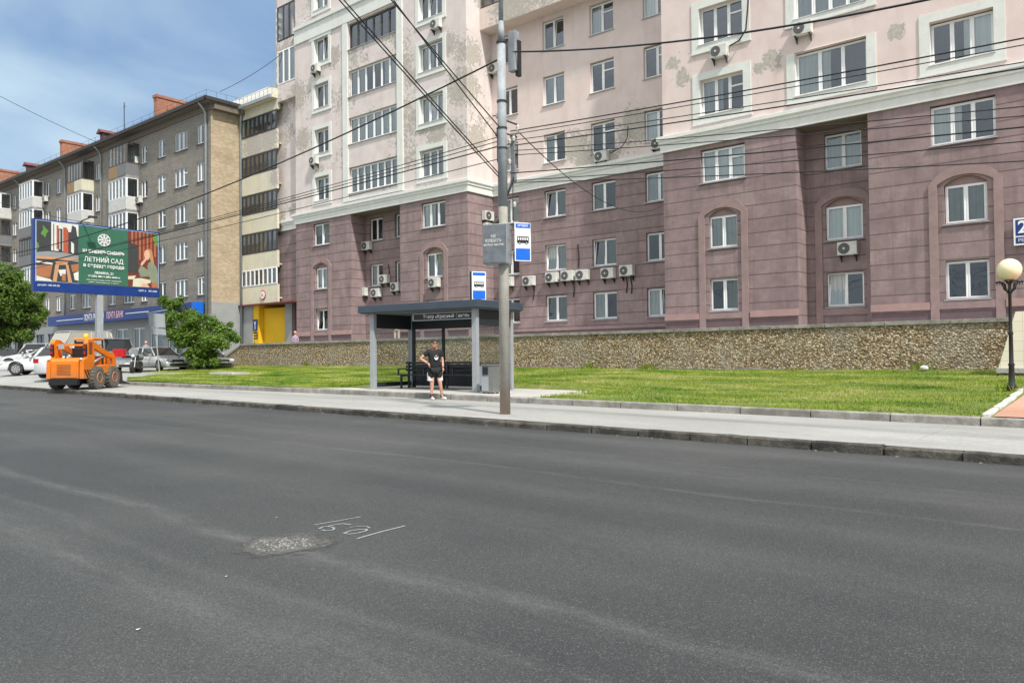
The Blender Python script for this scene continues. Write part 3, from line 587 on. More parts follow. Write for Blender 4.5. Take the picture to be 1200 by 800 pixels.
# pink storeys
b=MB(); fL.wall(b,-47.62,-30.77,HC,TOP,HL,.3); Fac((-30.77,VF),(0,1)).wall(b,0,VM-VF,HC,TOP); b.build('upper_wall',M['pinkL'],PB,world=True,fixn=False)
b=MB(); fS.wall(b,-50.8,-47.62,HC-.15,TOP,[(-49.55,-48.0,25.2,27.6),(-49.55,-48.0,22.0,24.2)]); Fac((-47.62,34.0),(0,-1)).wall(b,0,.5,HC,TOP); b.prism([(-49.9,34.0,20.6),(-47.62,34.0,20.6),(-47.62,34.0,21.8),(-49.9,34.0,21.8)],(0,-.45,0)); b.prism([(-49.9,34.0,24.35),(-47.62,34.0,24.35),(-47.62,34.0,25.05),(-49.9,34.0,25.05)],(0,-.45,0)); b.prism([(-49.9,34.0,27.7),(-47.62,34.0,27.7),(-47.62,34.0,31),(-49.9,34.0,31)],(0,-.45,0)); b.build('corner_wall',M['pinkL'],PB,world=True,fixn=False)
b=MB(); fM.wall(b,-30.77,-17.98,HC,TOP-4,HM); fL.wall(b,-17.98,14,HC,22,HL,.3); Fac((-17.98,VM),(0,-1)).wall(b,0,VM-VF,HC,22); b.build('upper_wall',M['pinkR'],PB,world=True,fixn=False)
# glazed corner bays on the far left strip
for z0,z1,st in((25.1,27.65,'dark'),(21.85,24.3,'plain')):
    window(PB,Fac((0,33.58),(1,0)),-49.9,-47.66,z0,z1,3,st,rec=0,sill=False,curt='full2' if st=='plain' else 'none',room=False)
b=MB()
for z in(25.0,25.5,26.1,26.7,27.4,22.2,22.9,23.6): b.box(-50.15,-49.9,33.6,34.1,z,z+.3)
b.build('corner_quoins',M['mint'],PB,world=True)
# middle upper balcony
b=MB(); bv=34.72; b.prism([(-30.75,bv,21.1),(-18,bv,21.1),(-18,bv,22.35),(-30.75,bv,22.35)],(0,.12,0)); b.build('balcony_parapet',M['pinkB'],PB,world=True)
b=MB(); b.box(-30.76,-17.99,bv+.01,VM-.01,21.08,21.25); b.build('balcony_slab',M['pinkR'],PB,world=True)
for a in lin(-30.6,-20.6,5)[:-1]: window(PB,Fac((0,bv+.06),(1,0)),a,a+2.4,22.36,24.2,3,'wood' if a<-29 else 'plain',rec=0,sill=False,curt='full4',room=False)
# closing back, ends, roof
b=MB(); b.quad((-49.9,34,TOP),(-30.77,VF,TOP),(-30.77,50,TOP),(-49.9,50,TOP)); b.quad((-30.77,VM,TOP-4),(-17.98,VM,TOP-4),(-17.98,50,TOP-4),(-30.77,50,TOP-4)); b.quad((-17.98,VF,22),(14,VF,22),(14,50,22),(-17.98,50,22)); b.quad((-49.9,50,1),(14,50,1),(14,50,TOP),(-49.9,50,TOP)); b.quad((-49.9,34,5.7),(-49.9,50,5.7),(-49.9,50,TOP),(-49.9,34,TOP)); b.quad((14,33.5,1),(14,50,1),(14,50,22),(14,33.5,22)); b.quad((-30.77,VM,22),(-30.77,50,22),(-30.77,50,TOP),(-30.77,VM,TOP)); b.quad((-17.98,VF,22),(-17.98,50,22),(-17.98,50,TOP-4),(-17.98,VF+2,TOP-4))
b.build('roof',M['pinkR'],PB,world=True)
# cornices
def cornice(path,z0,mat='band',h=.8,nm='cornice'):
    """path of (u,v) points, offset profile outward (to the right-hand -normal side)"""
    prof=[(0,0),(.10,0),(.10,h*.48),(.16,h*.5),(.16,h*.62),(.24,h*.72),(.24,h*.92),(.06,h),(0,h)]
    mb=MB(); P=[Vector((x,y,0)) for x,y in path]; rows=[]
    for i,p in enumerate(P):
        d0=(p-P[i-1]).normalized() if i else (P[1]-p).normalized(); d1=(P[i+1]-p).normalized() if i<len(P)-1 else d0
        n0=Vector((d0.y,-d0.x,0)); n1=Vector((d1.y,-d1.x,0)); m=(n0+n1); m=m/max(.3,m.dot(n0)) if m.length>1e-3 else n0
        rows.append([p+m*o+Vector((0,0,z0+z)) for o,z in prof])
    for i in range(len(P)-1):
        for q in range(len(prof)-1): mb.quad(rows[i][q],rows[i+1][q],rows[i+1][q+1],rows[i][q+1])
    mb.poly(rows[0]); mb.poly(rows[-1][::-1]); return mb.build(nm,M[mat],PB,world=True)
cornice([(-47.62,33.9),(-47.62,VF),(-30.77,VF),(-30.77,VM),(-17.98,VM)],HC+.0)
cornice([(-17.98,VM-.02),(-17.98,VF),(14,VF)],HC)
cornice([(-50.0,34.0),(-47.64,34.0)],HC-.15)
# dark plinth ledge
b=MB()
for a0,a1 in((-47.62,-45.95),(-43.55,-41.45),(-36.6,-34.85),(-32.4,-30.77),(-17.98,-16.2),(-13.75,-11.63),(-8.72,-6.57),(-4.07,14)):
    b=MB(); fL.box(b,a0,a1,3.13,3.42,.002,.09); b.build('base_ledge',M['mauve_ledge'],PB,world=True)
b=MB(); fM.box(b,-30.7,-18.0,2.95,3.13,.002,.05); b.build('base_ledge',M['purple_trim'],PB,world=True)
b=MB()
for a0,a1 in((-47.6,-41.47),(-36.58,-30.79),(-17.96,-11.65),(-8.70,14)): b=MB(); fL.box(b,a0,a1,2.0,3.05,.004,.02); b.build('plinth',M['purple_dark'],PB,world=True)
b=MB(); fM.box(b,-30.7,-18.0,2.0,2.93,.004,.02); b.build('plinth',M['purple_dark'],PB,world=True)
# pilaster bands round the arched window pairs
def pilaster(f,c,hw,zt,w=.3,name='pilaster'):
    mb=MB(); o0,o1=.003,.07
    f.box(mb,c-hw-w,c-hw,2.1,zt,o0,o1); f.box(mb,c+hw,c+hw+w,2.1,zt,o0,o1); N=24; rise_=.30
    for i in range(N):
        def P(t,rad):
            k=2*t-1; return c+(hw+rad)*k, zt+(rise_+rad*1.1)*(1-abs(k)**(2.2 if rad==0 else 3.2))
        t0,t1=i/N,(i+1)/N; a,b_=P(t0,0),P(t1,0); d,e=P(t1,w),P(t0,w)
        mb.prism([f.pt(*a,o0),f.pt(*b_,o0),f.pt(*d,o0),f.pt(*e,o0)],f.n*(o1-o0))
    f.box(mb,c-hw,c+hw,3.13,3.42,o0,o1-.01)
    mb.build(name,M['purple_trim'],PB,world=True)
for f,c,hw in((fL,-15.0,.88),(fL,-5.32,.93),(fL,-44.72,.85),(fL,-33.6,.88),(fB,-10.07,.9)): pilaster(f,c,hw,7.9)
# white vertical strips and upper band of the left wing
b=MB()
fL.box(b,-42.15,-41.62,12.25,24.2,.003,.09); fL.box(b,-36.72,-36.2,12.25,24.2,.003,.09); fL.box(b,-47.6,-36.2,24.22,25.2,.003,.10); fL.box(b,-47.6,-30.8,25.2,25.42,.003,.2); fL.box(b,-45.9,-43.4,24.0,24.22,.003,.06)
fL.box(b,-42.15,-36.2,12.05,12.25,.003,.12)
b.build('white_bands',M['mint'],PB,world=True)
for w in wins:
    f,a0,a1,z0,z1,n,st,sur,ar,cu,sl=w
    window(PB,f,a0,a1,z0,z1,n,st,rec=.26 if sur else .19,curt=cu,surround=sur,sill=sl,smat='sill' if sur is None else 'mint')
    if ar: arch(PB,f,a0,a1,z1,.3,z1+.34)
# yellow passage
b=MB(); b.box(-53.35,-52.6,33.6,38,1.5,5.75); b.build('passage_pier',M['yellow'],PB,world=True)
b=MB(); b.prism([(-52.58,34.05,1.5),(-49.86,34.5,1.5),(-49.86,34.5,5.4),(-52.58,34.05,5.4)],(0,.1,0)); b.build('passage_wall',M['yellow'],PB,world=True)
b=MB(); b.box(-49.85,-49.0,34.05,38,1.5,5.72); b.build('grey_pier',M['greyTile'],PB,world=True)
b=MB(); b.box(-49.0,-47.64,34.35,34.42,1.9,5.3); b.build('maroon_gate',M['maroon'],PB,world=True)
b=MB(); b.box(-54.8,-47.64,33.2,34.4,5.62,5.72); b.build('canopy',M['redroof'],PB,world=True)
# ================================================================== LEFT BUILDING
VL=31.0
LB=empty('brick_building',(-75,31,.8),0,'five storey grey brown brick block with glazed balconies and red chimneys','building')
fG=Fac((0,VL),(1,0)); rows=[6.5,9.42,12.35,15.27,18.17]
cols=[(-56.88,-55.87,2),(-60.34,-58.32,3),(-63.15,-61.87,2),(-66.1,-65.0,2),(-75.05,-74.0,2),(-72.3,-71.0,2),(-84.1,-82.9,2),(-86.9,-85.6,2),(-80.9,-79.6,2),(-96,-94.8,2),(-92.8,-91.5,2)]
lw=[(-69.4,-67.4,6.5,7.95,3),(-78.1,-76.1,6.5,7.95,3),(-90,-88,6.5,7.95,3)]
for ci,(a0,a1,n) in enumerate(cols):
    for z in rows: lw.append((a0,a1,z,z+1.45,n))
b=MB(); fG.wall(b,-112,-54.84,5.0,20.6,[(w[0],w[1],w[2],w[3]) for w in lw],.16); b.build('front_wall',M['brickG'],LB,world=True,fixn=False)
b=MB(); Fac((-54.84,VL),(0,1)).wall(b,0,2.7,5.9,20.6); b.build('side_wall',M['brickT'],LB,world=True,fixn=False)
b=MB(); Fac((-54.84,VL),(0,1)).wall(b,0,3.0,.3,5.9); b.box(-54.95,-53.36,33.55,33.9,1.5,5.7); b.build('tiled_side_base',M['greyTile'],LB,world=True)
for w in lw: window(LB,fG,*w[:4],w[4],'vent' if random.random()<.4 else 'plain',rec=.1,curt=random.choice(['full1','full2','left1','none','both1','right2']),smat='dsteel')
# eaves, roof
b=MB(); b.box(-112,-54.3,30.35,34,20.95,21.1); b.box(-112,-54.5,30.9,31.0,20.5,20.94); b.box(-54.85,-54.3,31,34,20.5,20.94)
b.build('eaves',M['soffitbr'],LB,world=True)
b=MB(); b.box(-112,-54.2,30.2,30.36,21.0,21.28); b.box(-54.32,-54.16,30.2,34.3,21.0,21.27); b.build('roof_gutter',M['darkroof'],LB,world=True)
rf=MB(); rf.prism([(-112,30.3,21.12),(-112,37,22.5),(-112,44,21.12)],(54.4,0,0)); rfo=rf.build('roof',M['darkroof'],LB,world=True)
for (u,v0,v1,zt) in((-67.4,33,35.9,25.0),(-88.0,33,35.5,24.8),(-106.3,33,35.4,24.7)):
    b=MB(); b.box(u-.6,u,v0,v1,21.3,zt-.25); b.box(u-.68,u+.08,v0-.08,v1+.08,zt-.25,zt); o=b.build('chimney',M['brickR'],rfo)
for (u,v0,v1) in((-76.2,32.2,34.6),(-95,32.2,34.4)):
    b=MB(); b.box(u-.8,u,v0,v1,21.3,23.1); b.prism([(u-1,v0-.3,23.1),(u+.2,v0-.3,23.1),(u-.4,v0-.3,23.5)],(0,v1-v0+.5,0)); b.build('dormer',M['redroof'],rfo)
b=MB()
pp=lin(-111,-54.6,38)
for u in pp: b.tube([(u,30.5,21.2),(u,30.5,21.85)],.012,5)
for z in(21.85,21.55): b.tube([(pp[0],30.5,z),(pp[-1],30.5,z)],.01,5)
for v in lin(30.5,33.8,4): b.tube([(-54.6,v,21.2),(-54.6,v,21.85)],.012,5)
b.tube([(-54.6,30.5,21.85),(-54.6,33.8,21.85)],.01,5); b.build('roof_railing',M['dsteel'],LB,world=True)
b=MB(); b.tube([(-70.6,31.6,21.3),(-70.6,31.6,24.6)],.04,6); b.tube([(-70.8,31.6,24.2),(-70.3,31.6,24.25)],.02,5); b.build('antenna_mast',M['dsteel'],LB,world=True)
# balcony stacks
def balcony(u0,u1,z,gst,pm,pm2=None,lit='full1'):
    v=29.9; fF=Fac((0,v),(1,0)); rt=MB(); rt.box(u0,u1,v+.03,VL-.003,z-1.12,z-1.0); slab=rt.build('balcony',M['kerb'],LB,world=True)
    b=MB()
    if pm2 is None: b.box(u0,u1,v,v+.05,z-1.0,z-.01); b.box(u1-.05,u1-.002,v+.052,VL-.005,z-1.0,z-.01); b.box(u0+.002,u0+.05,v+.052,VL-.005,z-1.0,z-.01); b.build('parapet',M[pm],slab)
    else:
        um=(u0+u1)/2; b.box(u0,um,v,v+.05,z-1.0,z-.01); b.build('parapet',M[pm],slab); b=MB(); b.box(um+.002,u1,v,v+.05,z-1,z-.01); b.box(u1-.05,u1-.002,v+.052,VL-.005,z-1.0,z-.01); b.build('parapet',M[pm2],slab)
    n=5
    fm,gm=win_meshes(u1-u0,1.7,n,gst); k=(round(u1-u0,1),1.7)
    for (me_,nm) in((fm,'glazing_frame'),(gm,'pane')):
        o=bpy.data.objects.new(nm,me_); COL.objects.link(o); o.parent=slab; o.location=((u0+u1)/2,v+.04,z); o.scale=((u1-u0)/k[0],1,1)
    fm,gm=win_meshes(1.0,1.7,1,gst)
    for (me_,nm) in((fm,'glazing_frame'),(gm,'pane')):
        o=bpy.data.objects.new(nm,me_); COL.objects.link(o); o.parent=slab; o.location=(u1-.04,v+.55,z); o.rotation_euler=(0,0,PI/2)
    b=MB(); b.box(u0-.03,u1+.03,v-.03,VL-.005,z+1.702,z+1.76); b.build('balcony_roof',M['sill' if gst=='plain' else 'darkroof'],slab)
    if lit!='none':
        c=bpy.data.objects.new('curtain',curtain_mesh(-(u1-u0)/2+.1,(u1-u0)/2-.3,.02,1.6,{'1':'cur1','2':'cur2','4':'cur4'}[lit[-1]])); COL.objects.link(c); c.parent=slab; c.location=((u0+u1)/2,v+.15,z)
M['brownpanel']=plain('brown_balcony_panel',(.30,.19,.09),.7,var=.15); M['greypanel']=plain('grey_balcony_panel',(.17,.175,.18),.7,var=.15); M['whitepanel']=plain('white_balcony_panel',(.56,.56,.54),.6,var=.15)
spec={0:[('wood','brownpanel','greypanel','none'),('plain','whitepanel',None,'full1'),('plain','whitepanel',None,'full2'),('wood','greypanel',None,'none'),('plain','greypanel',None,'full1')],
 1:[('wood','brownpanel','cream','full1'),('plain','whitepanel',None,'full2'),('plain','whitepanel',None,'full1'),('plain','greypanel',None,'none'),('wood','greypanel',None,'none')],
 2:[('plain','whitepanel',None,'full1'),('plain','greypanel',None,'full1'),('wood','greypanel',None,'full2'),('plain','greypanel',None,'full1'),('wood','greypanel',None,'full2')],
 3:[('plain','whitepanel',None,'none'),('wood','greypanel',None,'none'),('wood','greypanel',None,'none'),('wood','cream',None,'none'),('wood','greypanel',None,'none')]}
for k,(u0,u1) in enumerate([(-69.8,-66.5),(-78.6,-75.4),(-90.8,-87.2),(-99.6,-96.4)]):
    for i in range(4):
        g,p,p2,l=spec[k][i]; balcony(u0,u1,rows[4-i]+.05,g,p,p2,l)
# downpipes
b=MB(); b.tube([(-55.35,30.3,21.0),(-55.35,30.75,20.5),(-55.35,30.86,20.2),(-55.35,30.86,1.0)],.09,8); b.tube([(-54.3,33.3,20.9),(-54.5,33.3,20.3),(-54.7,33.42,19.6),(-54.7,33.42,1.5)],.1,8)
for u in(-73.7,-93.5,-81.7): b.tube([(u,30.3,21.0),(u,30.7,20.6),(u,30.88,20.2),(u,30.88,5.9)],.07,8)
b.build('downpipe',M['pipe'],LB,world=True,smooth=True)
# linking bay with loggias
gt=[20.15,17.2,14.2,11.2,8.35]; gb=[18.66,15.66,12.65,9.6,7.08]
b=MB(); zz=[21.0]
for i in range(5):
    lo=(gt[i+1] if i<4 else 5.75); fL.box(b,-54.9 if i else -54.7,-49.93,lo,gb[i],-.15,.03)
fL.box(b,-54.84,-54.3,18.6,20.6,-.6,.02); fL.box(b,-54.75,-49.93,20.15,20.9,-.3,-.02)
b.build('loggia_parapets',M['cream'],LB,world=True)
b=MB(); b.quad((-54.84,35.2,5.7),(-49.92,35.2,5.7),(-49.92,35.2,21),(-54.84,35.2,21))
for z in gb+[5.75]: b.box(-54.84,-50.1,33.66,33.99,z-1.05 if z>6 else z-.05,z-.95 if z>6 else z+.05)
b.build('loggia_back',M['cream'],LB,world=True)
for i in range(5): window(LB,Fac((0,VF-.02),(1,0)),-54.7,-49.95,gb[i]+.02,gt[i]-.01,8,'plain' if i==4 else 'dark',rec=0,sill=False,curt=['half2','half4','half2','half2','both2'][i],room=False)
b=MB(); b.prism([(-54.6,33.0,21.1),(-49.9,33.0,21.1),(-49.9,34.6,22.75),(-57.6,34.6,22.65),(-57.6,33.4,21.5)],(0,.12,.05)); b.build('sheet_roof',M['shoproof'],LB,world=True)
b=MB(); b.box(-54.6,-49.9,33.03,34.6,20.92,21.04); b.prism([(-49.92,33.03,21.05),(-49.92,34.6,21.05),(-49.92,34.6,22.7)],(.02,0,0)); b.build('roof_soffit',M['cream'],LB,world=True)
b=MB(); b.box(-54.9,-49.9,32.9,33.02,20.86,21.1); b.build('gutter',M['pipe'],LB,world=True)
b=MB()
for u in lin(-54.5,-50.1,8): b.tube([(u,33.2,21.2),(u,33.2,21.75)],.012,5)
b.tube([(-54.7,33.2,21.75),(-50,33.2,21.75)],.012,5); b.build('roof_railing',M['dsteel'],LB,world=True)
b=MB(); b.quad((-112,45,0),(-50,45,0),(-50,45,21.1),(-112,45,21.1)); b.quad((-112,31,0),(-112,45,0),(-112,45,21.1),(-112,31,21.1)); b.quad((-54.83,33.7,5.8),(-54.83,45,5.8),(-54.83,45,21),(-54.83,33.7,21)); b.quad((-49.91,34.2,5.8),(-49.91,45,5.8),(-49.91,45,24),(-49.91,34.2,24)); b.build('rear_wall',M['brickG'],LB,world=True)
# shop floor
b=MB(); sh=[]; x=-108
while x<-57: sh.append((x,x+2.2,1.6,4.3)); x+=3.1
fG.wall(b,-112,-54.84,.2,5.0,sh,.2); b.build('shop_floor_wall',M['paneltex'],LB,world=True,fixn=False)
for s_ in sh: window(LB,fG,*s_,2,'dark' if s_[0]<-75 else 'plain',rec=.12,curt='full2' if s_[0]>-75 else 'none',smat='dsteel')
# blue fascia sign
bs=empty('shop_sign',(-70,30.5,5.0),0,'long deep blue fascia with white and pink lettering above the shop','sign')
b=MB(); b.box(-84,-55.9,30.2,30.96,5.0,5.9); b.build('fascia_board',M['dblue'],bs,world=True)
def wtext(body,size,mat,u,v,z,rz,parent,name='lettering',squash=1,bold=0,align='CENTER'):
    o=text(body,size,mat,name,align,squash,bold); o.parent=parent; o.matrix_parent_inverse=root_inv(parent); o.location=(u,v,z); o.rotation_euler=(PI/2,0,rz); return o
pu=lambda x:atv(x,376,30.18).x
wtext('ПОЧТА РОССИИ',.78,M['white'],(pu(98)+pu(122))/2,30.185,5.44,0,bs,squash=(pu(122)-pu(98))/6.6,bold=.012)
wtext('ПОЧТА БАНК',.78,flat('pinkish',(.75,.45,.5)),(pu(124)+pu(145))/2,30.185,5.46,0,bs,squash=(pu(145)-pu(124))/5.4,bold=.012)
b=MB(); b.box(pu(66),pu(97),30.19,30.2,5.40,5.46); b.box(pu(147),pu(174),30.19,30.2,5.48,5.54); b.build('stripe',M['white'],bs,world=True)
b=MB(); b.box(pu(228)-.3,pu(228)+.2,30.1,30.8,4.8,5.9); b.build('end_box',M['blue'],bs,world=True)
# round sign and passage signs
rs=empty('round_sign',(-51.77,33.45,6.35),0,'round white and red clearance sign on cream balcony above the passage','sign')
b=MB(); b.lathe([(.36,0),(.36,.03)],(0,0,0),24,0,'y'); b.build('ring',M['red'],rs); b=MB(); b.lathe([(.28,0),(.28,.03)],(0,-.032,0),24,0,'y'); b.build('face',M['white'],rs); put(text('3,5',.26,M['black']),rs,0,0,-.04)
rs.location.y=33.41
ps=empty('arrow_sign',(-53.0,33.56,4.1),0,'blue sign with white arrow on the yellow passage pier','sign')
b=MB(); b.box(-.27,.27,-.03,0,-.4,.45); b.build('plate',M['dblue'],ps); b=MB(); b.poly([(-.04,-.034,-.3),(.04,-.034,-.3),(.04,-.034,.1),(.16,-.034,.3),(.08,-.034,.3),(0,-.034,.17),(-.08,-.034,.3),(-.16,-.034,.3),(-.04,-.034,.1)]); b.build('arrow',M['white'],ps)
pt=text('ЮГ Ш',.62,M['black'],'painted_lettering',bold=.02); pt.location=(-52.95,33.585,2.75); pt.rotation_euler=(PI/2,-PI/2,0); tag(pt,'black painted letters turned sideways on yellow passage pier','lettering')
# house number
hn=empty('house_number',(-3.0,33.35,5.8),0,'blue house number plate with white border on purple wall at right edge','sign')
b=MB(); b.box(-.78,.55,-.03,.05,-.48,.5); b.build('plate',M['white'],hn); b=MB(); b.box(-.72,.49,-.036,-.031,-.14,.44); b.box(-.72,.49,-.036,-.031,-.42,-.19); b.build('blue_field',M['dblue'],hn)
put(text('2',.62,M['white'],bold=.012),hn,-.5,.15,-.04); put(text('РЕСПУБЛИКИ'[:2],.16,M['white']),hn,-.55,-.31,-.04)
# ================================================================== AIR CONDITIONERS
def make_ac():
    t=empty('air_conditioner',(0,0,0)); t['category']='air conditioner'; t['group']='air conditioner boxes on the facades'
    b=MB(); b.box(-.4,.4,-.3,0,0,.56); b.build('casing',M['acw'],t,bevel=.02)
    b=MB(); b.lathe([(.235,0),(.235,.012),(.2,.02)],(-.12,-.32,.28),20,0,'y'); 
    b.build('fan_grille',M['acg'],t)
    b=MB(); b.lathe([(.05,0),(.05,.01)],(-.12,-.335,.28),10,0,'y'); b.build('fan_hub',M['acw'],t); b=MB(); b.box(.16,.38,-.305,-.301,.1,.5); b.build('side_cover',M['acw'],t)
    for x in(-.3,.3): b=MB(); b.box(x-.02,x+.02,-.32,.04,-.05,-.004); b.prism([(x-.015,-.25,-.05),(x-.015,.03,-.05),(x-.015,.03,-.28),(x-.015,.01,-.28)],(.03,0,0)); b.build('bracket',M['dsteel'],t)
    return t
AC=None
def ac(px,py,V,label,rz=0,U=None):
    global AC
    p=atv(px,py,V-.25) if U is None else atu(px,py,U+.25)
    loc=(p.x,V-.03,p.z-.28) if U is None else (U+.03,p.y,p.z-.28)
    if AC is None: AC=make_ac(); o=AC; o.location=loc; o.rotation_euler=(0,0,rz); o['label']=label
    else: o=dup(AC,loc,rz,label)
acs=[(369,80,VF,'dusty air conditioner under the top left column window of the pink wall'),
(367,188,VF,'air conditioner hanging beside the lowest pink left column window'),
(510,28,VF,'air conditioner below the upper framed window nearest the top of the pink wing'),
(429,288,VRC,'air conditioner high in the dark purple recess under the white cornice'),
(424,342,VRC,'leftmost air conditioner of the low pair in the purple recess'),
(440,343,VRC,'air conditioner right of the low pair beneath the recess window'),
(449.5,327,VRC,'air conditioner overlapping the lower corner of the recess window'),
(463,336,VRC,'air conditioner tucked against the right edge of the purple recess'),
(508,331,VF,'air conditioner under the arched window above the bus shelter roof'),
(579,80,VM,'air conditioner on pink wall just left of the lamp pole'),
(594,330,VM,'air conditioner hidden half behind the concrete pole'),
(619,329,VM,'air conditioner just right of the concrete pole in the long purple row'),
(646,325,VM,'first air conditioner of the trio under the purple middle window'),
(664.5,323,VM,'middle air conditioner of the trio on the purple wall'),
(682,322,VM,'right air conditioner of the trio beside two hanging pipes'),
(712,320,VM,'air conditioner directly under the open purple window'),
(734,317,VM,'last air conditioner at the right end of the purple row'),
(704,183,VM,'air conditioner under the window amid the grey peeled plaster'),
(771,168,VM,'air conditioner in the corner where the pink wall meets the right wing cornice'),
(842,60,VF,'air conditioner with dark fan under the white framed window and a hanging cable'),
(940,33,VF,'air conditioner between the two big pink loggias'),
(993,291,VRC,'air conditioner under the arched window in the right purple recess')]
for a in acs: ac(*a)
ac(573,253,0,'upper of two stacked air conditioners on the sunlit side wall',rz=PI/2,U=-30.77)
ac(574,267,0,'lower of two stacked air conditioners on the sunlit side wall',rz=PI/2,U=-30.77)
for px,py,lb in((157,188,'air conditioner beside the dark top balcony of the brick block'),(162,234,'air conditioner beside the white balcony of the brick block'),(52,233,'air conditioner on the far balcony of the brick block')): ac(px,py,VL,lb)
# small pipes hanging under ACs
def wallpipe(px0,py0,px1,py1,V,label):
    p=atv(px0,py0,V-.04); q=atv(px1,py1,V-.04); m=(p+q)/2+Vector((.05,0,0)); b=MB(); b.tube([p,m,q],.03,6); tag(centre(b.build('drain_pipe',M['wire'])),label,'pipe','drain pipes on the purple wall')
wallpipe(677,286,678,314,VM,'dark pipe running up the wall over the trio of air conditioners')
wallpipe(672,330,672,348,VM,'short dark pipe hanging below the trio of air conditioners')
wallpipe(734,325,734,343,VM,'left of two short dark pipes below the last air conditioner'); wallpipe(739,325,740,344,VM,'right of two short dark pipes below the last air conditioner')
wallpipe(625,334,625,351,VM,'short dark pipe hanging right of the concrete pole'); wallpipe(455,310,456,328,VRC,'dark hose down the wall in the left purple recess')
b=MB(); b.tube([atv(877,-5,33.3),atv(876,12,33.3),atv(874,35,33.3),atv(866,48,33.3),atv(855,54,33.2)],.035,6); tag(b.build('insulated_hose',M['wire']),'thick black hose looping down to the right wing air conditioner','hose')
b=MB(); b.tube([atv(736,148,35.6),atv(735,162,35.6),atv(729,172,35.6),atv(715,180,35.5)],.025,6); tag(b.build('loose_hose',M['wire']),'thin dark hose curling over the peeled plaster patch','hose')
# ================================================================== SHELTER
ang=math.atan2(.51,4.09); SH=empty('bus_shelter',(-19.87,16.96,.462),ang,'slate blue roofed bus shelter with glass walls on the pavement','bus shelter')
L_,D_=4.12,1.95; H0=2.52; b=MB()
tilt=Matrix.Rotation(math.atan(-.0092),4,'Y')
b.box(-.42,L_+.3,-.28,D_+.35,H0,H0+.24); b.build('roof',M['slate'],SH,bevel=.015)
b=MB(); b.box(-.36,L_+.24,-.22,D_+.3,H0-.03,H0-.002); b.build('soffit',M['soffit'],SH)
for (x,y) in((0,0),(L_,0),(0,D_),(L_,D_)):
    b=MB(); b.box(x-.09,x+.09,y-.07,y+.07,-.06,H0-.03); b.build('post',M['postgrey'],SH,bevel=.008)
b=MB(); b.box(.09,L_-.09,D_-.06,D_+.06,2.02,H0-.032); b.box(-.06,.06,.07,D_-.07,2.02,H0-.032); b.box(L_-.06,L_+.06,.07,D_-.07,2.0,H0-.032); b.build('fascia',M['dkframe'],SH)
b=MB()
for x in(.13,1.42,2.75,L_-.13): b.box(x-.04,x+.04,D_-.04,D_+.04,.0,2.02)
b.box(.09,L_-.09,D_-.04,D_+.04,.72,.80); b.box(.09,L_-.09,D_-.04,D_+.04,.06,.14); b.box(-.03,.03,.07,D_-.07,.08,.22); b.box(L_-.03,L_+.03,.07,D_-.07,.08,.16); b.box(L_-.03,L_+.03,.07,D_-.07,.78,.84); b.build('frame_bars',M['dkframe'],SH)
b=MB(); b.quad((.1,D_,.8),(L_-.1,D_,.8),(L_-.1,D_,2.02),(.1,D_,2.02)); b.build('back_glass',M['glass'],SH)
b=MB(); b.box(.1,L_-.1,D_-.01,D_+.01,.14,.72); b.build('back_panel',M['dkframe'],SH)
for x in(0,L_):
    b=MB(); b.quad((x,.07,.22 if x==0 else .84),(x,D_-.07,.22 if x==0 else .84),(x,D_-.07,2.02),(x,.07,2.02)); b.build('side_glass',M['glass'],SH)
b=MB(); b.box(L_-.012,L_+.012,.08,D_-.08,.16,.78); b.build('frosted_panel',M['frost'],SH)
b=MB(); b.box(1.75,4.0,-.02,.02,2.22,2.40); b.build('name_board',M['black'],SH); b=MB(); b.box(1.72,4.02,-.03,.03,2.195,2.218); b.box(1.72,4.02,-.03,.03,2.402,2.425); b.box(1.70,1.748,-.03,.03,2.195,2.425); b.build('name_board_frame',M['postgrey'],SH)
put(text('Театр «Красный факел»',.155,M['white'],squash=1.0),SH,3.02,2.31,-.024)
# bench (stands in the shelter)
BN=empty('bench',(0,0,0),ang,'dark slatted bench with armrests inside the bus shelter','bench'); q=Matrix.Rotation(ang,3,'Z')@Vector((1.0,1.2,0)); BN.location=SH.location+q
b=MB()
for k in range(4): b.box(-.85,2.75,-.2+k*.11,-.11+k*.11,.44,.475)
b.build('seat',M['dkframe'],BN)
b=MB()
for z in(.58,.70,.82): b.box(-.85,2.75,.27,.30,z,z+.07)
b.build('backrest',M['dkframe'],BN)
for x in(-.7,.95,2.6):
    b=MB(); b.box(x-.03,x+.03,-.18,-.12,0,.44); b.box(x-.03,x+.03,.22,.27,0,.9); b.box(x-.03,x+.03,-.12,.22,.40,.438); b.build('leg',M['dsteel'],BN)
for x in(-.8,.3,1.5,2.7):
    b=MB(); b.box(x-.025,x+.025,-.2,.26,.64,.67); b.box(x-.025,x+.025,-.2,-.16,.48,.64); b.build('armrest',M['dkframe'],BN)
# bin
p=side(571,461,.283); BI=empty('litter_bin',(p.x+.05,p.y+.1,p.z),ang,'grey metal litter bin with dark opening beside the shelter post','bin')
b=MB(); b.box(-.2,.2,-.17,.17,.03,.82); b.box(-.22,.22,-.19,.19,.82,.86); b.build('body',M['cargrey'],BI,bevel=.008); b=MB(); b.box(-.195,.04,-.185,-.172,.08,.5); b.build('door_plate',M['postgrey'],BI); b=MB(); b.box(-.16,.02,-.182,-.173,.56,.78); b.build('opening',M['black'],BI)
b=MB(); 
for x in(-.15,.15):
    for y in(-.12,.12): b.box(x-.03,x+.03,y-.03,y+.03,0,.03)
b.build('foot',M['dsteel'],BI)
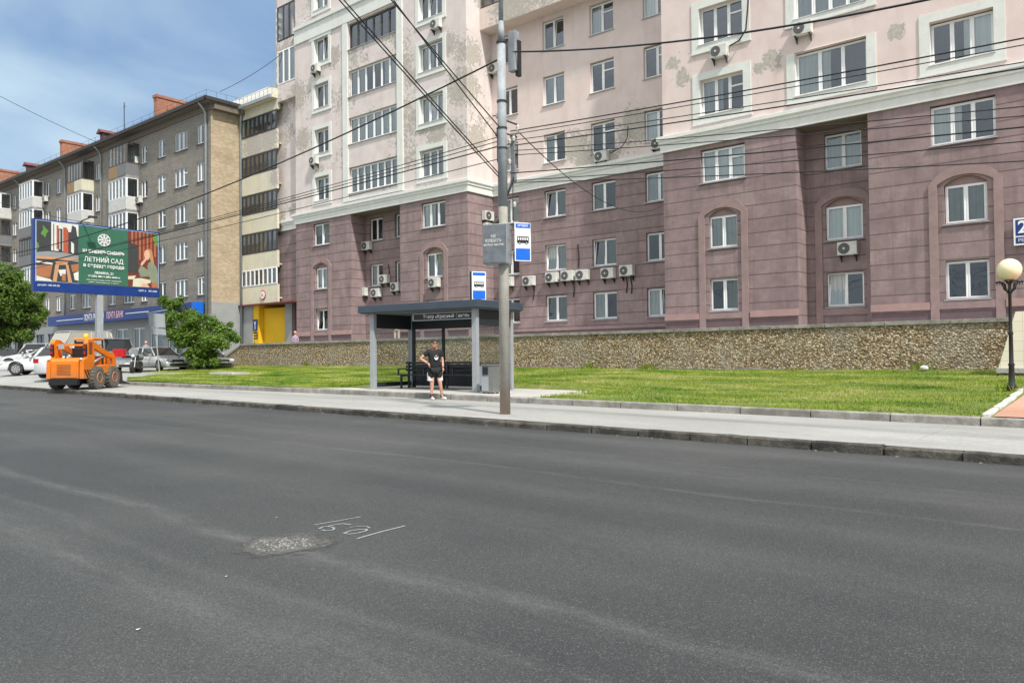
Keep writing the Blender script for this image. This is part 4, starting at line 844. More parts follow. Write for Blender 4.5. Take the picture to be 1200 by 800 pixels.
# bus sign builder
def bus_sign(name,loc,rz,w,h,label,box=.03,top=True,toptext=True):
    t=empty(name,loc,rz,label,'sign'); b=MB(); b.box(-w/2,w/2,0,box,0,h); b.build('panel',M['white'],t,bevel=.004)
    if box>.05:
        b=MB(); b.box(-w/2-.006,w/2+.006,.02,box+.01,-.005,h+.005); b.build('box_case',M['dkframe'],t)
    e=.022*w/.36; b=MB(); b.box(-w/2+e,w/2-e,-.004,-.001,e,h*.33); b.build('blue_band',M['blue'],t); b=MB(); b.box(-w/2+e,w/2-e,-.004,-.001,h*.86,h-e); b.build('blue_band',M['blue'],t)
    if toptext: put(text('АВТОБУС',.052,M['white'],bold=.002),t,0,h*.915,-.007)
    # bus pictogram
    b=MB(); cw=w*.36; z0=h*.47; H=h*.17
    b.box(-cw,cw,-.006,-.003,z0,z0+H*.45); b.box(-cw,cw,-.006,-.003,z0+H*.88,z0+H)
    for k in range(6): x=-cw+2*cw*k/5.3; b.box(x,min(cw,x+.012*w/.36+.004),-.006,-.003,z0+H*.45,z0+H*.88)
    for x in(-cw*.55,cw*.6): b.lathe([(w*.075,0),(w*.075,.003)],(x,-.0065,z0-.0),14,0,'y')
    b.build('bus_pictogram',M['black'],t); b=MB()
    for x in(-cw*.55,cw*.6): b.lathe([(w*.032,0),(w*.032,.002)],(x,-.0085,z0),12,0,'y')
    b.build('wheel_hub',M['white'],t); return t
facecam=lambda x:math.atan2(sY,-cY)-PI/2+math.atan((600-x)/F)
rsg=side(558,460,.283)
q0=atd(561.5,351,23.6); q0.z=SH.location.z+H0+.245
bus_sign('bus_stop_sign',q0,facecam(560)+R(22),.46,.86,'lit box style blue and white bus stop sign standing on the shelter roof',box=.16,toptext=False)
b=MB(); qq=Matrix.Rotation(ang,3,'Z')@Vector((3.72,.35,0)); b.box(-.25,.25,-.06,.06,0,.06); o=b.build('roof_strip_light',M['white']); o.location=SH.location+Vector((qq.x,qq.y,H0+.242)); o.rotation_euler=(0,0,ang); tag(o,'short white strip lying on the shelter roof beside the bus sign','light fitting')
# ================================================================== POLE
P0=side(592,485); PX,PY=P0.x,P0.y
PO=empty('utility_pole',(PX,PY,P0.z),0,'tall round concrete pole with steel top carrying many wires at the kerb','pole')
b=MB(); b.tube([(0,0,-.05),(0,0,3.2),(0,0,7.0)],[.118,.112,.090],20); b.build('concrete_shaft',M['pole'],PO,smooth=True)
b=MB(); b.tube([(0,0,4.6),(0,0,8.3)],[.109,.092],20); b.tube([(0,0,8.3),(0,0,8.75)],[.088,.055],16); b.tube([(0,0,8.75),(0,0,11.5)],[.053,.042],14); b.build('steel_sleeve',M['polesteel'],PO,smooth=True)
b=MB()
for z in(8.28,6.95,6.35,5.9): b.tube([(0,0,z-.02),(0,0,z+.02)],.115,16)
b.build('clamp_band',M['dsteel'],PO)
Rv=Vector((sY,cY,0))   # camera-right horizontal direction (towards the facades)
b=MB()
zat=lambda y:atd(592,y,17.4).z-P0.z
def rel(px,py,dd=0): v=atd(px,py,17.35+dd); return v-Vector((PX,PY,P0.z))
b.tube([rel(592,141),rel(606,146)],.022,6); b.tube([rel(592,156),rel(606,161)],.02,6); b.tube([rel(577,136),rel(592,136)],.012,6); b.tube([rel(583,150,-.1),rel(583,190,-.1)],.012,5); b.tube([rel(601,165),rel(601,258)],.012,5)
b.build('bracket_arm',M['dsteel'],PO)
for (x,y) in((607,150),(607,154),(583,136),(582,157),(585,162),(584,152),(602,163),(597,166),(585,190),(597,190),(603,240)):
    b=MB(); c=rel(x,y,-.05); b.lathe([(.02,-.06),(.045,-.03),(.025,-.01),(.05,.02),(.03,.05),(.012,.07)],tuple(c),10); b.build('insulator',M['insul' if (x+y)%2 else 'black'],PO,smooth=True)
b=MB(); c=rel(602,61); b.box(c.x-.1,c.x+.1,c.y-.08,c.y+.08,c.z-.45,c.z+.45); b.build('equipment_box',M['steel'],PO,bevel=.01)
b=MB(); c=rel(607,68); b.box(c.x-.03,c.x+.05,c.y-.06,c.y+.06,c.z-.42,c.z+.38); b.tube([rel(600,40),rel(600,50)],.05,8); b.build('box_heatsink',M['black'],PO)
b=MB(); c=rel(603,185); b.box(c.x-.09,c.x+.03,c.y-.04,c.y+.04,c.z-.55,c.z+.55); b.build('cable_duct',M['steel'],PO)
b=MB(); b.tube([rel(583,262),rel(590,240,-.12),rel(597,222,-.1),rel(603,206,.0),rel(604,180)],.028,6); b.tube([rel(577,263,-.15),rel(586,258,-.12)],.04,6); b.build('cable',M['wire'],PO)
# grey cabinet
ca=atd(583,287,17.25); w1=.55
GB=empty('control_cabinet',(ca.x,ca.y,ca.z-.44),facecam(585)+R(24),'battered grey metal cabinet strapped to the concrete pole','cabinet')
GB.rotation_euler=(0,0,facecam(585)+R(-18))
b=MB(); b.box(-.28,.28,-.2,.17,0,.88); b.build('casing',M['steel'],GB,bevel=.01); b=MB(); b.box(-.27,.27,-.215,-.202,.02,.86); b.build('door',plain('cabinet_door_paint',(.15,.17,.19),.5,var=.25,scale=5),GB,bevel=.005)
for s_,z,sz in(('НЕ',.60,.09),('КЛЕИТЬ',.50,.095),('ШТРАФ 500 РУБ',.41,.06)): put(text(s_,sz,M['text_grey'],bold=.003),GB,-.02,z,-.22)
sg=atd(613,306,17.3); bus_sign('bus_stop_sign',(sg.x,sg.y,sg.z),facecam(613)+R(18),.38,.86,'flat blue and white bus stop plate mounted on the concrete pole')
b=MB(); b.tube([(PX+.1,PY+.08,sg.z+.7),(sg.x,sg.y+.03,sg.z+.7)],.015,6); b.tube([(PX+.1,PY+.08,sg.z+.15),(sg.x,sg.y+.03,sg.z+.15)],.015,6); b.build('sign_bracket',M['dsteel'],PO,world=True)
# ================================================================== WIRES
def wire(P,Q,sag,r,label,group='overhead wires along the street'):
    P=Vector(P);Q=Vector(Q); n=28; b=MB(); b.tube([P+(Q-P)*(i/n)-Vector((0,0,sag*4*(i/n)*(1-i/n))) for i in range(n+1)],r,5,cap=False); o=b.build('overhead_wire',M['wire'],smooth=True,fixn=False)
    o.data.transform(Matrix.Translation(-P)); o.location=P; tag(o,label,'wire',group); return o
def toward(P,x,y,V,ext=1.6):   # straight line through P and the point seen at (x,y) on plane v=V, extended
    Q=atv(x,y,V); return P+(Q-P)*ext
LR='thin black wire running from the concrete pole along the street to the right'
LLf='thin black wire running from the concrete pole along the street to the left'
for i,(y0,y1,off) in enumerate([(154,31,.3),(158,39,.45),(165,59,.2),(171,66,.3),(177,111,.2),(182,122,.35),(203,135,.2),(212,152,.3),(214,175,.45)]):
    P=atd(598,y0,17.35+off*.2); wire(P,toward(P,1200,y1+6,PY-.3+off,1.7),.10,.009 if i%3 else .013,LR)
for i,(y0,off) in enumerate([(160,.0),(165,.2),(171,-.1),(186,.1)]):
    P=atd(586,y0,17.3); Q=Vector((-75,PY+off+.3,P.z-.1+.25*i)); wire(P,Q,.5,.010 if i!=2 else .015,LLf)
P=atd(590,67,17.3); wire(P,(-62,PY+.2,P.z+.1),1.7,.02,'thick black cable sagging from the pole top to the left'); P=atd(600,61,17.3); wire(P,toward(P,1060,-16,PY-.2,1.4),.35,.02,'thick black cable sagging from the pole box to the upper right')
for (x0,y0,x1,y1,dp) in((585,208,120,-315,11),(585,204,150,-290,11),(583,160,200,-350,12),(586,150,210,-300,12),):
    P=atd(x0,y0,17.2); wire(P,atd(x1,y1,dp),.05,.013,'black span wire crossing diagonally above the road to the pole','span wires above the road')
P=atd(607,154,17.4); wire(P,atv(776,241,VF-.05),.9,.012,'thin black drop wire falling from the pole to the purple wall corner','drop wires')
P=atd(604,178,17.4); 
w_=wire(atd(-40,224,60),atd(110,262,72),.3,.02,'distant thin wire crossing the sky left of the brick block','distant wires'); wire(atd(-40,92,60),atd(170,190,75),.3,.02,'distant upper thin wire crossing the sky beyond the chimneys','distant wires')
wire((-54.4,31.5,21.9),atv(332,62,33.6),.2,.02,'thin cable rising from the brick roof corner to the pink tower','distant wires')
# ================================================================== LAMP
lp=atd(1186,458,18.7); LM=empty('street_lamp',(lp.x,lp.y,lp.z),0,'black cast iron lamp post with a cream globe at the right edge','street lamp')
hz=atd(1181,329,18.7).z-lp.z
b=MB(); b.lathe([(.11,-.1),(.11,.12),(.07,.18),(.06,.6),(.075,.63),(.05,.68),(.045,1.35),(.062,1.38),(.04,1.43),(.036,hz-.32),(.06,hz-.3),(.035,hz-.26),(.03,hz-.1),(.08,hz-.03),(.14,hz)],n=14); b.build('post',M['iron'],LM,smooth=True)
b=MB()
for k in range(8):
    a=2*PI*k/8; d=Vector((math.cos(a),math.sin(a),0)); b.tube([Vector((0,0,hz-.28))+d*.03,Vector((0,0,hz-.2))+d*.12,Vector((0,0,hz-.08))+d*.14,Vector((0,0,hz-.03))+d*.2,Vector((0,0,hz-.05))+d*.27,Vector((0,0,hz-.1))+d*.25],.014,6); b.ball(Vector((0,0,hz-.03))+d*.26,.03,8)
b.build('scroll_bracket',M['iron'],LM,smooth=True)
b=MB(); b.ball((0,0,hz+.265),.27,24); b.build('globe',M['globe'],LM,smooth=True)
# ================================================================== BILLBOARD
BB=empty('billboard',(-42.6,17.84,lotz(-42.6,17.84)-.1),PI/2,'large billboard with green restaurant poster in a blue frame on a grey post','billboard')
Zb=BB.location.z; z0,z1=5.0-Zb,8.62-Zb; hw=3.17
b=MB(); b.box(-hw,hw,0,.35,z0,z1); b.build('frame',M['dblue'],BB,bevel=.02)
ft=.1; pz0=z0+.52; pz1=z1-.1; H=pz1-pz0; X0,X1=-hw+.12,hw-.12; Wd=X1-X0
b=MB(); b.box(X0-.05,X1+.05,-.012,-.002,pz0-.03,pz1+.03); b.build('inner_frame',flat('palegreyblue',(.3,.38,.5)),BB)
def pp_(x,z): return X0+Wd*x, pz0+H*z
class Poster:
    def __init__(s): s.mb=MB(); s.cs={}; s.k=0
    def poly(s,c,pts,lay=None):
        s.k+=1; s.cs.setdefault(c,len(s.cs)); s.mb.poly([(pp_(x,z)[0],-.016-.0006*s.k,pp_(x,z)[1]) for x,z in pts],s.cs[c])
    def rect(s,c,x0,x1,z0,z1): s.poly(c,[(x0,z0),(x1,z0),(x1,z1),(x0,z1)])
PC={'dk':(.035,.04,.04),'green':(.028,.125,.075),'wh':(.62,.62,.58),'wood':(.36,.14,.06),'lwood':(.5,.26,.14),'gry':(.25,.26,.27),'leaf':(.1,.24,.04),'red':(.40,.08,.035),'dred':(.14,.03,.018),'skin':(.6,.36,.26),'hair':(.42,.21,.09),'shirt':(.2,.23,.16),'cream':(.6,.54,.42),'blk':(.02,.02,.02)}
A=Poster()
A.rect('dk',0,.32,0,1); A.poly('leaf',[(.03,.78),(.05,.86),(.045,.93),(.07,.88),(.09,.84),(.075,.8),(.065,.72),(.05,.76)]); A.poly('leaf',[(0,.5),(.02,.55),(.015,.62),(0,.64)])
A.rect('wh',.11,.32,.52,1); A.rect('dk',.125,.132,.52,.97); A.rect('red',.15,.165,.55,.95); A.rect('dk',.165,.195,.52,.9); A.rect('wh',.172,.178,.55,.88); A.rect('red',.2,.23,.5,.93); A.rect('dk',.235,.262,.5,.86); A.rect('wh',.27,.282,.5,.9)
A.poly('dk',[(.25,.72),(.27,.98),(.3,.95),(.31,.8),(.29,.66)]); A.rect('red',.222,.24,.48,.9); A.rect('dk',.285,.32,.45,.8)
A.poly('gry',[(0,.40),(.32,.36),(.32,.47),(.2,.5),(.08,.5),(0,.47)]); A.poly('lwood',[(0,.36),(.32,.39),(.32,.42),(0,.41)]); A.poly('wood',[(0,.25),(.12,.28),(.1,.06),(0,.08)]); A.poly('wh',[(0,.3),(.12,.28),(.12,.31),(0,.33)])
A.poly('lwood',[(.14,.34),(.24,.36),(.23,.3),(.15,.28)]); 
for xx in((.14,.17,.12,.15),(.22,.24,.24,.27)): A.poly('lwood',[(xx[2],0),(xx[3],0),(xx[1],.3),(xx[0],.3)])
A.poly('wh',[(.16,.2),(.22,.22),(.22,.12),(.18,.1)]); A.poly('wood',[(.26,.3),(.32,.33),(.32,.2),(.27,.18)]); A.poly('wh',[(0,.08),(.1,.04),(.12,0),(0,0)]); A.poly('wh',[(.28,.16),(.32,.2),(.32,.04),(.29,.05)])
A.rect('wood',.19,.22,.02,.14)
A.rect('green',.32,.73,0,1)
A.rect('dred',.73,1,0,1)
for k in range(7): A.rect('red' if k%2 else 'wood',.76+k*.034,.775+k*.034,.45+.02*k,1)
A.poly('dk',[(.73,.25),(.82,.25),(.82,.75),(.73,.8)]); A.poly('leaf',[(.95,.9),(.96,1),(1,1),(1,.75),(.975,.8)])
A.poly('hair',[(.875,.58),(.885,.68),(.92,.71),(.945,.67),(.96,.5),(.965,.4),(.94,.42),(.93,.5),(.915,.57)]); A.poly('skin',[(.872,.6),(.878,.66),(.9,.69),(.92,.66),(.925,.56),(.91,.5),(.885,.51),(.878,.55)])
A.poly('shirt',[(.92,.2),(.9,.38),(.915,.46),(.95,.47),(.985,.38),(1,.25),(1,.08),(.93,.1)]); A.poly('skin',[(.84,.38),(.86,.4),(.895,.5),(.885,.54),(.87,.5),(.845,.44)]); A.poly('shirt',[(.82,.3),(.84,.38),(.86,.38),(.92,.3),(.92,.2),(.84,.18)])
A.poly('cream',[(.77,.0),(.775,.14),(.84,.16),(.93,.14),(.93,.08),(.86,.06),(.84,0)]); A.poly('skin',[(.84,0),(.86,.06),(.9,.07),(.92,0)]); A.rect('wood',.94,1,0,.1); A.poly('cream',[(.73,.18),(.8,.2),(.78,.13),(.73,.12)])
A.mb.build('poster_print',[flat('poster_'+c,PC[c]) for c in A.cs],BB,fixn=False)
# snowflake emblem
b=MB(); cx,cz=pp_(.525,.78); 
for k in range(8):
    a=PI/4*k+PI/8*0; d=Vector((math.cos(a),0,math.sin(a))); n=Vector((-d.z,0,d.x)); c=Vector((cx,-.07,cz))
    b.poly([c+n*.022,c+d*.33+n*.03,c+d*.33-n*.03,c-n*.022]); b.poly([c+d*.2+n*.02,c+d*.3+n*.12,c+d*.33+n*.09,c+d*.22-n*.0]); b.poly([c+d*.2-n*.02,c+d*.3-n*.12,c+d*.33-n*.09,c+d*.22-n*.0])
for k in range(16):
    a0=PI/8*k; a1=PI/8*(k+.55); c=Vector((cx,-.072,cz)); f_=lambda a,r:c+Vector((math.cos(a)*r,0,math.sin(a)*r)); b.poly([f_(a0,.15),f_(a1,.15),f_(a1,.2),f_(a0,.2)])
b.build('emblem',M['white'],BB,fixn=False)
def ptx(s,size,x,z,sq=1,bold=0,al='CENTER',mat='white'):
    a,c=pp_(x,z); put(text(s,size,M[mat],'poster_lettering',al,sq,bold),BB,a,c,-.07)
ptx('Ш СИБИРЬСИБИРЬ',.225,.525,.56,1.0,.007); ptx('ЛЕТНИЙ САД',.33,.525,.42,.9,.003); ptx('в сердце города',.265,.525,.32,.98,.004); ptx('ЛЕНИНА, 21',.17,.525,.195,1,.004); ptx('+7 (383) 388-11-288 | sibsib.ru',.13,.525,.135,1,.003); ptx('ООО «Сибирь Сибирь» ОГРН 1165476123456',.085,.525,.07,1); ptx('630099, г. Новосибирск, ул. Ленина, 21',.085,.525,.03,1)
put(text('дизайн 383-00-00',.13,M['white'],'poster_lettering','LEFT'),BB,X0+.05,z0+.32,-.01); put(text('ЩИТ-6   383 2000',.13,M['white'],'poster_lettering','RIGHT'),BB,X1-.05,z0+.32,-.01)
b=MB(); b.box(-.16,.16,.03,.3,-.3,z0-.002); b.build('post',M['postgrey'],BB,bevel=.01)
b=MB(); b.tube([(-.9,.2,z1),(-.95,.0,z1+.12),(-.8,-.9,z1+.25)],.03,6); b.box(-1.0,-.6,-1.1,-.9,z1+.18,z1+.27); b.build('spotlight_arm',M['dsteel'],BB)
b=MB(); b.box(-hw+.2,hw-.2,.36,.42,z0+.1,z1-.1); b.build('rear_truss',M['steel'],BB)
# ================================================================== CARS
def car(name,loc,rz,Lc,Wc,Hc,kind,paint,label,cat='car',dark=False,glass=None):
    t=empty(name,loc,rz,label,cat,'parked cars in the lot'); hl=Lc/2; wr=.32 if kind!='suv' else .37; xf,xr=hl-.82,-hl+.85
    belt=Hc*.62 if kind!='suv' else Hc*.6; gc=.22 if kind!='suv' else .3
    def zb(x):
        for c in(xf,xr):
            d=abs(x-c); R_=wr+.07
            if d<R_: return max(gc,wr+math.sqrt(R_*R_-d*d)-0.0)
        return gc
    def ztop(x):
        n=x/hl
        if n>.42: return belt-.02-(n-.42)/.58*.26-max(0,n-.93)*2.2
        if n<-.86: return belt+(.08 if kind!='sedan' else .04)-max(0,-n-.95)*4
        return belt+.02 if n>-.6 else belt+.05
    def wd(x): n=abs(x/hl); return Wc/2*(1-.16*max(0,(n-.72)/.28)**2)
    xs=sorted(set([round(v,3) for v in lin(-hl,hl,44)]+[xf-wr-.07,xf+wr+.07,xr-wr-.07,xr+wr+.07])); mb=MB(); rows=[]
    for x in xs:
        a,c,w=zb(x),ztop(x),wd(x); c=max(c,a+.05); mid=min(max(.5,a+.02),c-.02)
        rows.append([(x,-w*.93,a),(x,-w,min(a+.08,mid)),(x,-w,mid),(x,-w*.97,c-.06 if c-.06>mid else c-.01),(x,-w*.86,c),(x,0,c+.03),(x,w*.86,c),(x,w*.97,c-.06 if c-.06>mid else c-.01),(x,w,mid),(x,w,min(a+.08,mid)),(x,w*.93,a)])
    idx=[mb._p(r) for r in rows]
    for i in range(len(rows)-1):
        for q in range(11): w=(q+1)%11; mb.f.append((idx[i]+q,idx[i]+w,idx[i+1]+w,idx[i+1]+q)); mb.m.append(0)
    mb.f.append(tuple(idx[0]+q for q in range(11))); mb.f.append(tuple(idx[-1]+q for q in range(11))); mb.m+=[0,0]
    mb.build('body',paint,t,smooth=True)
    # greenhouse
    if kind=='sedan': g=[(hl*.50,belt-.02),(hl*.14,Hc),(-hl*.42,Hc-.02),(-hl*.80,belt+.03)]
    elif kind=='hatch': g=[(hl*.44,belt-.02),(hl*.1,Hc),(-hl*.72,Hc-.05),(-hl*.93,belt+.02)]
    else: g=[(hl*.42,belt-.02),(hl*.22,Hc-.03),(-hl*.86,Hc-.03),(-hl*.96,belt+.02)]
    wb,wt=Wc/2*.93,Wc/2*.72 if kind!='suv' else Wc/2*.82
    b=MB(); q=[(g[0][0],g[0][1],wb),(g[1][0],g[1][1]-.05,wt),(g[2][0],g[2][1]-.05,wt),(g[3][0],g[3][1],wb)]
    Lp=[(x,-w,z) for x,z,w in q]; Rp=[(x,w,z) for x,z,w in q]; b.poly(Lp); b.poly(Rp[::-1])
    for i in range(3): b.quad(Lp[i],Lp[i+1],Rp[i+1],Rp[i])
    b.build('windows',glass or M['carglass'],t)
    b=MB(); x0,x1=g[1][0]+.06,g[2][0]-.06
    b.prism([(x0,-wt-.015,Hc-.055),(x0-.1,-wt*.9,Hc-.004),(x0-.1,wt*.9,Hc-.004),(x0,wt+.015,Hc-.055)],(x1-x0+.1,0,0)); b.build('roof',paint,t,smooth=False,bevel=.015)
    for s_ in(-1,1):
        P=lambda x,z,w:Vector((x,s_*(w+.004),z)); xm=(q[1][0]+q[2][0])/2; xq=q[2][0]+.25
        L_p=[(P(*q[0][:2],wb),P(*q[1][:2],wt),.04),(P(*q[3][:2],wb),P(*q[2][:2],wt),.06),(P(xm,belt,wb),P(xm-.03,Hc-.05,wt),.035)]
        if kind!='sedan': L_p.append((P(xq-.1,belt,wb),P(xq,Hc-.05,wt),.05))
        for a_,c_,r_p in L_p: b=MB(); b.tube([a_,c_],r_p,6); b.build('pillar',paint,t,smooth=True)
    for x in(xf,xr):
        for s_ in(-1,1):
            w=MB(); w.lathe([(wr*.6,-.1),(wr*.95,-.1),(wr,-.07),(wr,.07),(wr*.95,.1),(wr*.6,.1)],(x,s_*(Wc/2-.11),wr),24,0,'y'); wo=w.build('wheel',M['tyre'],t,smooth=True)
            w=MB(); y=s_*(Wc/2-.008); w.lathe([(wr*.64,-.004),(wr*.64,.004)],(x,y,wr),20,0,'y')
            w.build('rim',M['rim'],wo); w=MB()
            for k in range(7):
                a=2*PI*k/7+.2; w.prism([(x+math.cos(a-.16)*wr*.55,y+s_*.002,wr+math.sin(a-.16)*wr*.55),(x+math.cos(a+.16)*wr*.55,y+s_*.002,wr+math.sin(a+.16)*wr*.55),(x+math.cos(a)*wr*.2,y+s_*.002,wr+math.sin(a)*wr*.2)],(0,s_*.004,0))
            w.build('rim_gap',M['black'],wo)
    for s_ in(-1,1):
        b=MB(); b.prism([(hl-.28,s_*Wc*.30,belt-.30),(hl-.08,s_*Wc*.30,belt-.34),(hl-.10,s_*Wc*.30,belt-.19),(hl-.36,s_*Wc*.30,belt-.16)],(0,s_*Wc*.16,0)); b.build('headlight',M['lens'],t,bevel=.02)
        b=MB(); b.box(-hl-.004,-hl+.1,s_*Wc*.3,s_*Wc*.44,belt-.22,belt-.02); b.build('tail_light',M['tail'],t)
        b=MB(); b.box(g[0][0]-.42,g[0][0]-.3,s_*Wc*.49,s_*Wc*.585,belt+.0,belt+.13); b.build('mirror',paint,t,bevel=.02)
        b=MB(); b.box(-.02-.4*0,.12,s_*(Wc/2+.0),s_*(Wc/2+.02),belt-.16,belt-.13); b.box(-.95,-.8,s_*(Wc/2),s_*(Wc/2+.02),belt-.16,belt-.13); b.build('door_handle',paint,t)
    b=MB(); b.box(hl-.04,hl+.006,-Wc*.32,Wc*.32,.33,.44); b.box(hl-.06,hl-.005,-Wc*.22,Wc*.22,belt-.34,belt-.24); b.build('grille',M['black'],t)
    b=MB(); b.box(hl+.0,hl+.016,-.26,.26,.45,.56); b.build('number_plate',M['white'],t)
    b=MB(); b.box(xr+wr+.05,xf-wr-.05,-Wc/2+.03,Wc/2-.03,gc-.02,gc+.03); b.build('sill',M['black'],t)
    return t
def carpos(px,py,h=.4): p=side(px,py,h); return p
def heading(lat,fwd): # in camera frame -> world angle
    v=Vector((sY*lat-cY*fwd, cY*lat+sY*fwd,0)); return math.atan2(v.y,v.x)
hA=heading(-1,-.3); pf=carpos(19,439.5,.4); dA=Vector((math.cos(hA),math.sin(hA),0)); nA=Vector((-dA.y,dA.x,0))
def carat(pf,h,xoff,W_,sidesign): # centre from a wheel contact point
    d=Vector((math.cos(h),math.sin(h),0)); n=Vector((-d.y,d.x,0)); c=pf-d*xoff-n*sidesign*(W_/2-.11); c.z=lotz(c.x,c.y); return c
c1=carat(pf,hA,2.3-.82,1.8,1); car('parked_car',c1,hA,4.6,1.8,1.45,'sedan',M['carwhite'],'white sedan parked side on at the left edge behind the orange loader')
hB=heading(-.05,1); pf=carpos(51,444,.33); c2=carat(pf,hB,-(2.0-.85),1.7,1); car('parked_car',c2,hB,4.0,1.7,1.5,'hatch',M['carwhite'],'pale hatchback almost wholly hidden behind the orange loader')
hC=heading(-1,-.25); q=atd(44,424,56); q.z=lotz(q.x,q.y); car('parked_car',q,hC,4.7,1.85,1.85,'suv',M['carsilver'],'tall silver estate car behind the white sedan under the tree')
q=atd(84,424,50); q.z=lotz(q.x,q.y); car('parked_van',q,heading(-.5,-.86),4.9,1.95,2.55,'suv',M['carbeige'],'beige van with a large pale windscreen behind the loader cab','van',glass=M['carbeige'])
q=atd(133,424,46); q.z=lotz(q.x,q.y); car('parked_car',q,heading(.75,-.66),4.4,1.8,2.0,'suv',M['carsilver'],'grey off road car with roof rack to the right of the billboard post')
hD=heading(.8,-.62); pf=carpos(187,435,.4); c5=carat(pf,hD,2.3-.82,1.75,-1); car('parked_car',c5,hD,4.6,1.75,1.5,'hatch',M['carsilver'],'silver estate car facing the lawn beside the leaning sign post')
d5=Vector((math.cos(hD),math.sin(hD),0)); q=c5+Vector((-.2,2.6,0))+d5*1.0; q.z=lotz(q.x,q.y); car('parked_car',q,hD,4.4,1.75,1.45,'sedan',M['cargrey'],'grey car half hidden by the bush behind the silver estate')
q=atd(8,420,66); q.z=lotz(q.x,q.y); car('parked_car',q,heading(-1,-.4),4.5,1.8,1.55,'hatch',M['cardark'],'dark car deep under the tree at the far left')
# motorcycle seen end-on
mp=side(160,437,.4); MC=empty('motorcycle',mp,heading(.15,-1),'dark motorcycle parked upright between the grey and silver cars','motorcycle')
MC.location.z=lotz(mp.x,mp.y)
for x in(-.65,.7):
    b=MB(); b.lathe([(.2,-.06),(.3,-.07),(.33,-.03),(.33,.03),(.3,.07),(.2,.06)],(x,0,.33),20,0,'y'); b.build('wheel',M['tyre'],MC,smooth=True)
b=MB(); b.tube([(.7,-.1,.33),(.45,-.1,1.0)],.03,8); b.tube([(.7,.1,.33),(.45,.1,1.0)],.03,8); b.tube([(-.65,.12,.33),(.1,.12,.45)],.03,6); b.tube([(-.65,-.12,.33),(.1,-.12,.45)],.03,6); b.build('fork',M['steel'],MC)
b=MB(); b.prism([(-.75,-.14,.75),(-.2,-.16,.68),(.25,-.16,.72),(.4,-.12,1.0),(0,-.14,1.02),(-.2,-.14,.82),(-.8,-.1,.9)],(0,.28,0)); b.build('tank_and_seat',M['cardark'],MC,bevel=.04)
b=MB(); b.box(-.25,.3,-.2,.2,.25,.66); b.build('engine',M['dsteel'],MC,bevel=.03)
b=MB(); b.tube([(.3,-.42,1.12),(.42,-.2,1.06),(.45,0,1.03),(.42,.2,1.06),(.3,.42,1.12)],.022,8); b.tube([(.42,-.28,1.06),(.48,-.34,1.3)],.012,5); b.tube([(.42,.28,1.06),(.48,.34,1.3)],.012,5); b.lathe([(.07,-.02),(.07,.02)],(.48,-.35,1.33),10,0,'x'); b.lathe([(.07,-.02),(.07,.02)],(.48,.35,1.33),10,0,'x'); b.build('handlebar',M['dsteel'],MC)
b=MB(); b.prism([(.55,-.2,.95),(.55,.2,.95),(.5,.26,1.25),(.42,.12,1.42),(.42,-.12,1.42),(.5,-.26,1.25)],(-.05,0,0)); b.build('fairing',M['cargrey'],MC)
b=MB(); b.ball((.6,0,.95),.1,12); b.build('headlight',M['lens'],MC,smooth=True)
# ================================================================== LOADER
hL=heading(.0,1); LD=empty('skid_steer_loader',(-32.0+.55*math.cos(hL),12.5+.55*math.sin(hL),r_(-32)+.125),hL,'orange skid steer loader parked on the pavement with a yellow beacon','loader')
def P2(y0,y1,pts,nm,mat,bev=.02,parent=None): b=MB(); b.prism([(x,y0,z) for x,z in pts],(0,y1-y0,0)); return b.build(nm,mat,parent or LD,bevel=bev)
O=M['orange']
eng=P2(-.52,.52,[(-1.35,.42),(-.45,.42),(-.45,1.15),(-.75,1.22),(-1.28,1.18),(-1.36,1.08)],'engine_housing',O,.03)
b=MB(); b.box(-1.372,-1.355,-.46,.46,.46,1.04); b.build('rear_door',O,LD,bevel=.01)
b=MB()
for i in range(9):
    for j in range(8):
        y=-.26+i*.058+(.029 if j%2 else 0); z=.56+j*.052
        b.box(-1.378,-1.3725,y,y+.036,z,z+.032)
b.build('grille',plain('grille_dark',(.10,.05,.02),.7),LD)
b=MB(); b.box(-1.40,-1.2,-.5,.5,.2,.42); b.box(-.6,.9,-.42,.42,.2,.45); b.box(-1.2,-.6,-.4,.4,.26,.42); b.build('undercarriage',M['black'],LD)
